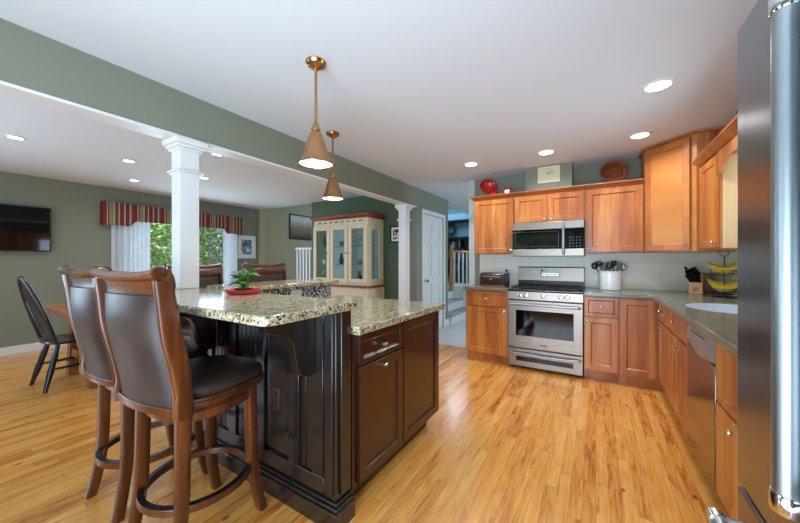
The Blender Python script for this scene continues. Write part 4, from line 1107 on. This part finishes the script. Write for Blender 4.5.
switch((-2.78, 4.45, 1.09), (1, 0, 0), (0, -1, 0), 'white light switch on the dark green wall left of the far column')

# hutch
HX0, HX1, HY = -4.283, -3.072, 4.0; HYb = 4.43
t = thing('china_hutch', 'cream glass door china hutch with red brown top against the dark green wall', 'hutch', ((HX0+HX1)/2, 4.2, 0))
b = MB(); b.box(HX0-.02, HX1+.02, HY-.03, HYb, .06, .80); build('base', b, M['cream'], t, .003)
build('base_top', bx(HX0-.05, HX1+.05, HY-.06, HYb, .801, .830), M['redwood'], t, .004)
b = MB()
for a, b_ in ((HX0, HX0+.04), (HX1-.04, HX1)):
    for c, d_ in ((HY, HY+.04), (HYb-.04, HYb)): b.box(a, b_, c, d_, .8701, 1.8299)
b.box(HX0, HX1, HY, HYb, .831, .87); b.box(HX0, HX1, HY, HYb, 1.83, 1.93)
build('case', b, M['cream'], t, .002)
build('back_panel', bx(HX0+.041, HX1-.041, HYb-.03, HYb-.018, .871, 1.829), plain('pale_blue_grey_lining', 'aebfc0', .5), t)
b = MB()
for i in range(8):
    a = HX0+.12+i*.13; b.tube([(a, HY-.002, 1.885), (a+.06, HY-.002, 1.89)], .009, 6)
build('pierced_frieze', b, M['iron'], t)
b = MB(); b.box(HX0-.03, HX1+.03, HY-.03, HYb, 1.931, 1.955); b.box(HX0-.045, HX1+.05, HY-.05, HYb, 1.956, 2.005); build('crown', b, M['redwood'], t, .008)
wdt = (HX1-HX0)/3
for i in range(3):
    a = HX0+i*wdt+.006; b_ = HX0+(i+1)*wdt-.006
    d = MB(); z0_, z1_ = .872, 1.828
    d.box(a, a+.07, HY-.022, HY-.001, z0_, z1_); d.box(b_-.07, b_, HY-.022, HY-.001, z0_, z1_); d.box(a+.07, b_-.07, HY-.022, HY-.001, z0_, z0_+.07); d.box(a+.07, b_-.07, HY-.022, HY-.001, z1_-.07, z1_)
    dd_ = build('door', d, M['cream'], t, .003)
    build('pane', bx(a+.065, b_-.065, HY-.012, HY-.008, z0_+.065, z1_-.065), M['glass'], dd_)
    k = MB(); k.sphere(((b_-.03 if i != 2 else a+.03), HY-.034, 1.36), .013, n=10); build('knob', k, M['brass'], dd_)
b = MB(); sd0, sd1 = HY+.04, HYb-.04
b.box(HX1-.025, HX1-.002, sd0, sd0+.06, .872, 1.828); b.box(HX1-.025, HX1-.002, sd1-.06, sd1, .872, 1.828); b.box(HX1-.025, HX1-.002, sd0+.06, sd1-.06, .872, .94); b.box(HX1-.025, HX1-.002, sd0+.06, sd1-.06, 1.75, 1.828)
dd_ = build('side_frame', b, M['cream'], t); build('side_pane', bx(HX1-.015, HX1-.011, sd0+.055, sd1-.055, .935, 1.755), M['glass'], dd_)
for z in (1.16, 1.48): build('shelf', bx(HX0+.041, HX1-.041, HY+.045, HYb-.045, z, z+.012), M['glass'], t)
rn = random.Random(3)
vn = ['stemmed glass', 'white cup', 'blue glass vase', 'green glass bowl']
pos_nm = ['left', 'middle', 'right']
for si, z in enumerate((.8705, 1.1725, 1.4925)):
    for di in range(3):
        for k_ in range(3):
            x = HX0+di*wdt+.12+k_*.085; y = HY+.14+.08*(k_ % 2); kd = (si+di+k_) % 4
            b = MB(); s_ = 1+.15*rn.random()
            if kd == 0: b.lathe([(.030, 0), (.028, .004), (.005, .010), (.005, .08), (.025, .10), (.034, .14), (.028, .18)], (x, y, z), 16); mt = 'glass2'
            elif kd == 1: b.lathe([(.024, 0), (.036, .03), (.040, .075), (.036, .075), (.02, .01)], (x, y, z), 16); mt = 'porc'
            elif kd == 2: b.lathe([(.03, 0), (.042, .05), (.035, .11), (.018, .15), (.026, .19)], (x, y, z), 16); mt = 'bluev'
            else: b.lathe([(.02, 0), (.03, .01), (.042, .05), (.044, .08), (.038, .08), (.02, .015)], (x, y, z), 16); mt = 'greenv'
            if mt not in M: M[mt] = {'glass2': plain('cut_glass', '9fb4bb', .1, spec=.8), 'bluev': plain('blue_glass', '33526a', .1), 'greenv': plain('green_glass', '7d9a6a', .12)}[mt]
            tag(build(['wine_glass', 'cup', 'vase', 'glass_bowl'][kd], b, M[mt], origin=(x, y, z)),
                '%s on the %s shelf behind the %s hutch door, %s in its row' % (vn[kd], ['lowest', 'middle', 'top'][si], pos_nm[di], ['left', 'centre', 'right'][k_]), ['glass', 'cup', 'vase', 'bowl'][kd], 'glass and china displayed in the hutch')
# dining stair railing
def railing(name, label, p0, p1, z0, z1, nb, mat, rail_mat, newel=None):
    t = thing(name, label, 'railing', p0+(z0,)); d = Vector((p1[0]-p0[0], p1[1]-p0[1], 0)); T = frame((p0[0], p0[1], 0), d, (d.y, -d.x, 0)); L = d.length
    build('handrail', MB().box(0, L, -.03, .03, z1-.05, z1, T), M[rail_mat], t, .01)
    for i in range(nb):
        u = L*(i+.5)/nb; b = MB(); b.box(u-.017, u+.017, -.017, .017, z0, z1-.051, T); build('baluster', b, M[mat], t)
    if newel:
        b = MB(); q = T((-.05, 0, 0)); b.box(-.095, -.002, -.046, .046, z0, z0+.32, T); b.lathe([(.046, z0+.32), (.03, z0+.35), (.040, z0+.42), (.030, z0+.60), (.028, z0+.72), (.036, z0+.76)], (q.x, q.y, 0), 16); b.box(-.09, -.006, -.042, .042, z0+.76, z1+.02, T); b.lathe([(.05, z1+.02), (.05, z1+.035), (.02, z1+.05), (.042, z1+.08), (.03, z1+.115), (.001, z1+.12)], (q.x, q.y, 0), 16); build('newel_post', b, M[rail_mat], t)
    return t
railing('stair_railing', 'white painted stair railing beside the china hutch', (-5.56, 4.68), (-4.70, 4.68), .5405, 1.52, 9, 'white', 'white')
railing('stair_railing', 'oak handrail with newel post and white balusters in the hall', (-2.88, 6.98), (-2.88, 9.3), .5405, 1.49, 8, 'white', 'oak', newel=1)
# hall steps (rise toward -X)
for i in range(3):
    x0_ = -2.34-.26*i
    struct('trim_%d' % (7+i), bx(-2.9-.0, x0_, 5.67, 6.95, .18*i if i else .003, .18*(i+1)-.02), M['white'])
    struct('trim_%d' % (10+i), bx(-2.9, x0_+.02, 5.67, 6.95, .18*(i+1)-.02, .18*(i+1)), M['tread'])
struct('trim_13', bx(-2.93, -2.9, 4.62, 9.6, .0, .54), M['white'])
struct('trim_14', bx(-2.9, -2.38, 6.95, 7.03, .003, .64), M['white'])
# far room bookcase, mantel, wreath
t = thing('bookcase', 'dark bookcase seen through the hall beneath the hanging wreath', 'bookcase', (-4.0, 9.4, .54))
b = MB(); b.box(-5.2, -2.7, 9.56, 9.598, .5405, 1.95)
for z in (.5405, .90, 1.25, 1.6, 1.92): b.box(-5.2, -2.7, 9.28, 9.56, z, z+.03)
for x in (-5.2, -4.6, -4.0, -3.4, -2.74): b.box(x, x+.03, 9.28, 9.56, .571, 1.92)
build('case', b, M['black'], t)
rn = random.Random(21); cs_ = ['2c4a5a', '274b35', '5c6f7a', '1c2530', '7a8c90', '3a2c2a']
bmats = [plain('book_cloth_%d' % i, c, .7) for i, c in enumerate(cs_)]
shn = {.571: 'lowest', .93: 'second', 1.28: 'third', 1.63: 'top'}
for z in (.571, .93, 1.28, 1.63):
    for bi, (xa, xb) in enumerate(((-4.56, -4.02), (-3.96, -3.42), (-3.36, -2.76))):
        x = xa+.02; k_ = 0
        while x < xb-.06 and k_ < 8:
            w_ = rn.uniform(.03, .055); h_ = rn.uniform(.19, .26); ci = rn.randrange(6)
            b = bx(x, x+w_-.003, 9.34, 9.53, z+.0005, z+h_)
            tag(build('book', b, bmats[ci], origin=(x, 9.4, z)), 'book standing on the %s shelf of the %s bay in the hall bookcase' % (shn[z], ['left', 'centre', 'right'][bi]), 'book', 'books on the %s shelf, %s bay' % (shn[z], ['left', 'centre', 'right'][bi]))
            x += w_+(.04 if rn.random() < .2 else 0); k_ += 1
o = bx(-5.2, -2.7, 9.585, 9.599, 2.0, 2.44); struct('trim_15', o, M['skyblue']); struct('trim_16', bx(-5.2, -2.5, 9.40, 9.599, 2.46, 2.52), M['black'])
struct('trim_17', bx(-5.2, -2.5, 9.59, 9.599, 2.52, 2.74), M['skyblue'])
b = MB(); wc = Vector((-3.98, 9.55, 2.24))
b.tube([wc+Vector((.15*math.cos(a*2*PI/30), 0, .15*math.sin(a*2*PI/30))) for a in range(30)], .04, 8, loop=True)
rn = random.Random(9)
for i in range(220):
    a = rn.random()*6.28; r = rn.gauss(.15, .03); p = wc+Vector((r*math.cos(a), -.03-.02*rn.random(), r*math.sin(a))); d = Vector((rn.gauss(0, 1), rn.gauss(0, .4), rn.gauss(0, 1))).normalized()*.03; s_ = d.cross(Vector((0, 1, 0)))*.4
    b.face([b.b.verts.new(q) for q in (p-d, p-s_, p+d, p+s_)])
tag(build('wreath', b, M['wreath'], origin=wc), 'dark round wreath hanging on the pale blue panel in the far room', 'wreath')

# dining table (trestle)
TX0, TX1, TY0, TY1 = -5.05, -4.02, .86, 2.65
t = thing('dining_table', 'brown wooden trestle dining table by the television wall', 'table', ((TX0+TX1)/2, 1.75, 0))
build('tabletop', bx(TX0, TX1, TY0, TY1, .715, .755), M['table'], t, .006)
build('apron', bx(TX0+.12, TX1-.12, TY0+.10, TY1-.10, .64, .714), M['table'], t)
for yy_ in (TY0+.16, TY1-.24):
    for s_ in (-1, 1):
        b = MB(); xc = (TX0+TX1)/2
        b.loft([[(xc+s_*(a-w_), yy_, z), (xc+s_*(a+w_), yy_, z), (xc+s_*(a+w_), yy_+.08, z), (xc+s_*(a-w_), yy_+.08, z)] for a, w_, z in ((.36, .055, 0), (.30, .05, .3), (.24, .055, .64))])
        build('leg', b, M['table'], t, .004)
build('stretcher', bx((TX0+TX1)/2-.24, (TX0+TX1)/2+.24, TY0+.17, TY0+.23, .22, .30), M['table'], t)
build('long_stretcher', bx((TX0+TX1)/2-.03, (TX0+TX1)/2+.03, TY0+.23, TY1-.23, .22, .30), M['table'], t)
# windsor chair
def windsor(label, loc, rz):
    t = thing('windsor_chair', label, 'chair', loc, rz)
    B_ = lambda n, mb, m='blackpaint', **k: build(n, mb, M[m], t, local=True, **k)
    s_ = MB(); s_.loft([sect((0, 0.0, z), (r, 0, 0), (0, r*.93, 0), 36, 2.7) for r, z in ((.20, .425), (.225, .432), (.232, .445), (.225, .457), (.16, .452), (.05, .449))]); B_('seat', s_)
    for sx, sy in ((1, 1), (-1, 1), (1, -1), (-1, -1)):
        l_ = MB(); a = Vector((sx*.13, sy*.13, .428)); b_ = Vector((sx*.205, sy*.235, 0)); l_.tube([a.lerp(b_, q) for q in (0, .15, .3, .45, .6, .8, 1)], [.018, .021, .026, .024, .027, .020, .016], 12); B_('leg', l_)
    for sx in (1, -1):
        l_ = MB(); l_.tube([(sx*.172, -.19, .20), (sx*.172, 0, .20), (sx*.172, .19, .20)], [.009, .014, .009], 10); B_('stretcher', l_)
    l_ = MB(); l_.tube([(-.17, 0, .20), (0, 0, .20), (.17, 0, .20)], [.009, .014, .009], 10); B_('stretcher', l_)
    lean = lambda z: -.165-(z-.45)*.28
    hp = [(.235*math.cos(PI*i/24), lean(.45+.63*math.sin(PI*i/24)**.75), .45+.63*math.sin(PI*i/24)**.75) for i in range(25)]
    l_ = MB(); l_.tube(hp, .017, 12); B_('hoop', l_)
    for i in range(7):
        u = (i-3)/3; x0 = .12*u; x1 = .195*u; zt = .45+.63*max(0.05, 1-(abs(x1)/.235)**2)**.375
        l_ = MB(); l_.tube([(x0, lean(.45)+.012*(1-abs(u)), .45), ((x0+x1)/2, lean((.45+zt)/2), (.45+zt)/2), (x1, lean(zt), zt)], [.005, .007, .005], 8); B_('spindle', l_)
windsor('black hoop back windsor chair pulled to the end of the dining table', (-4.58, .99, 0), .05)
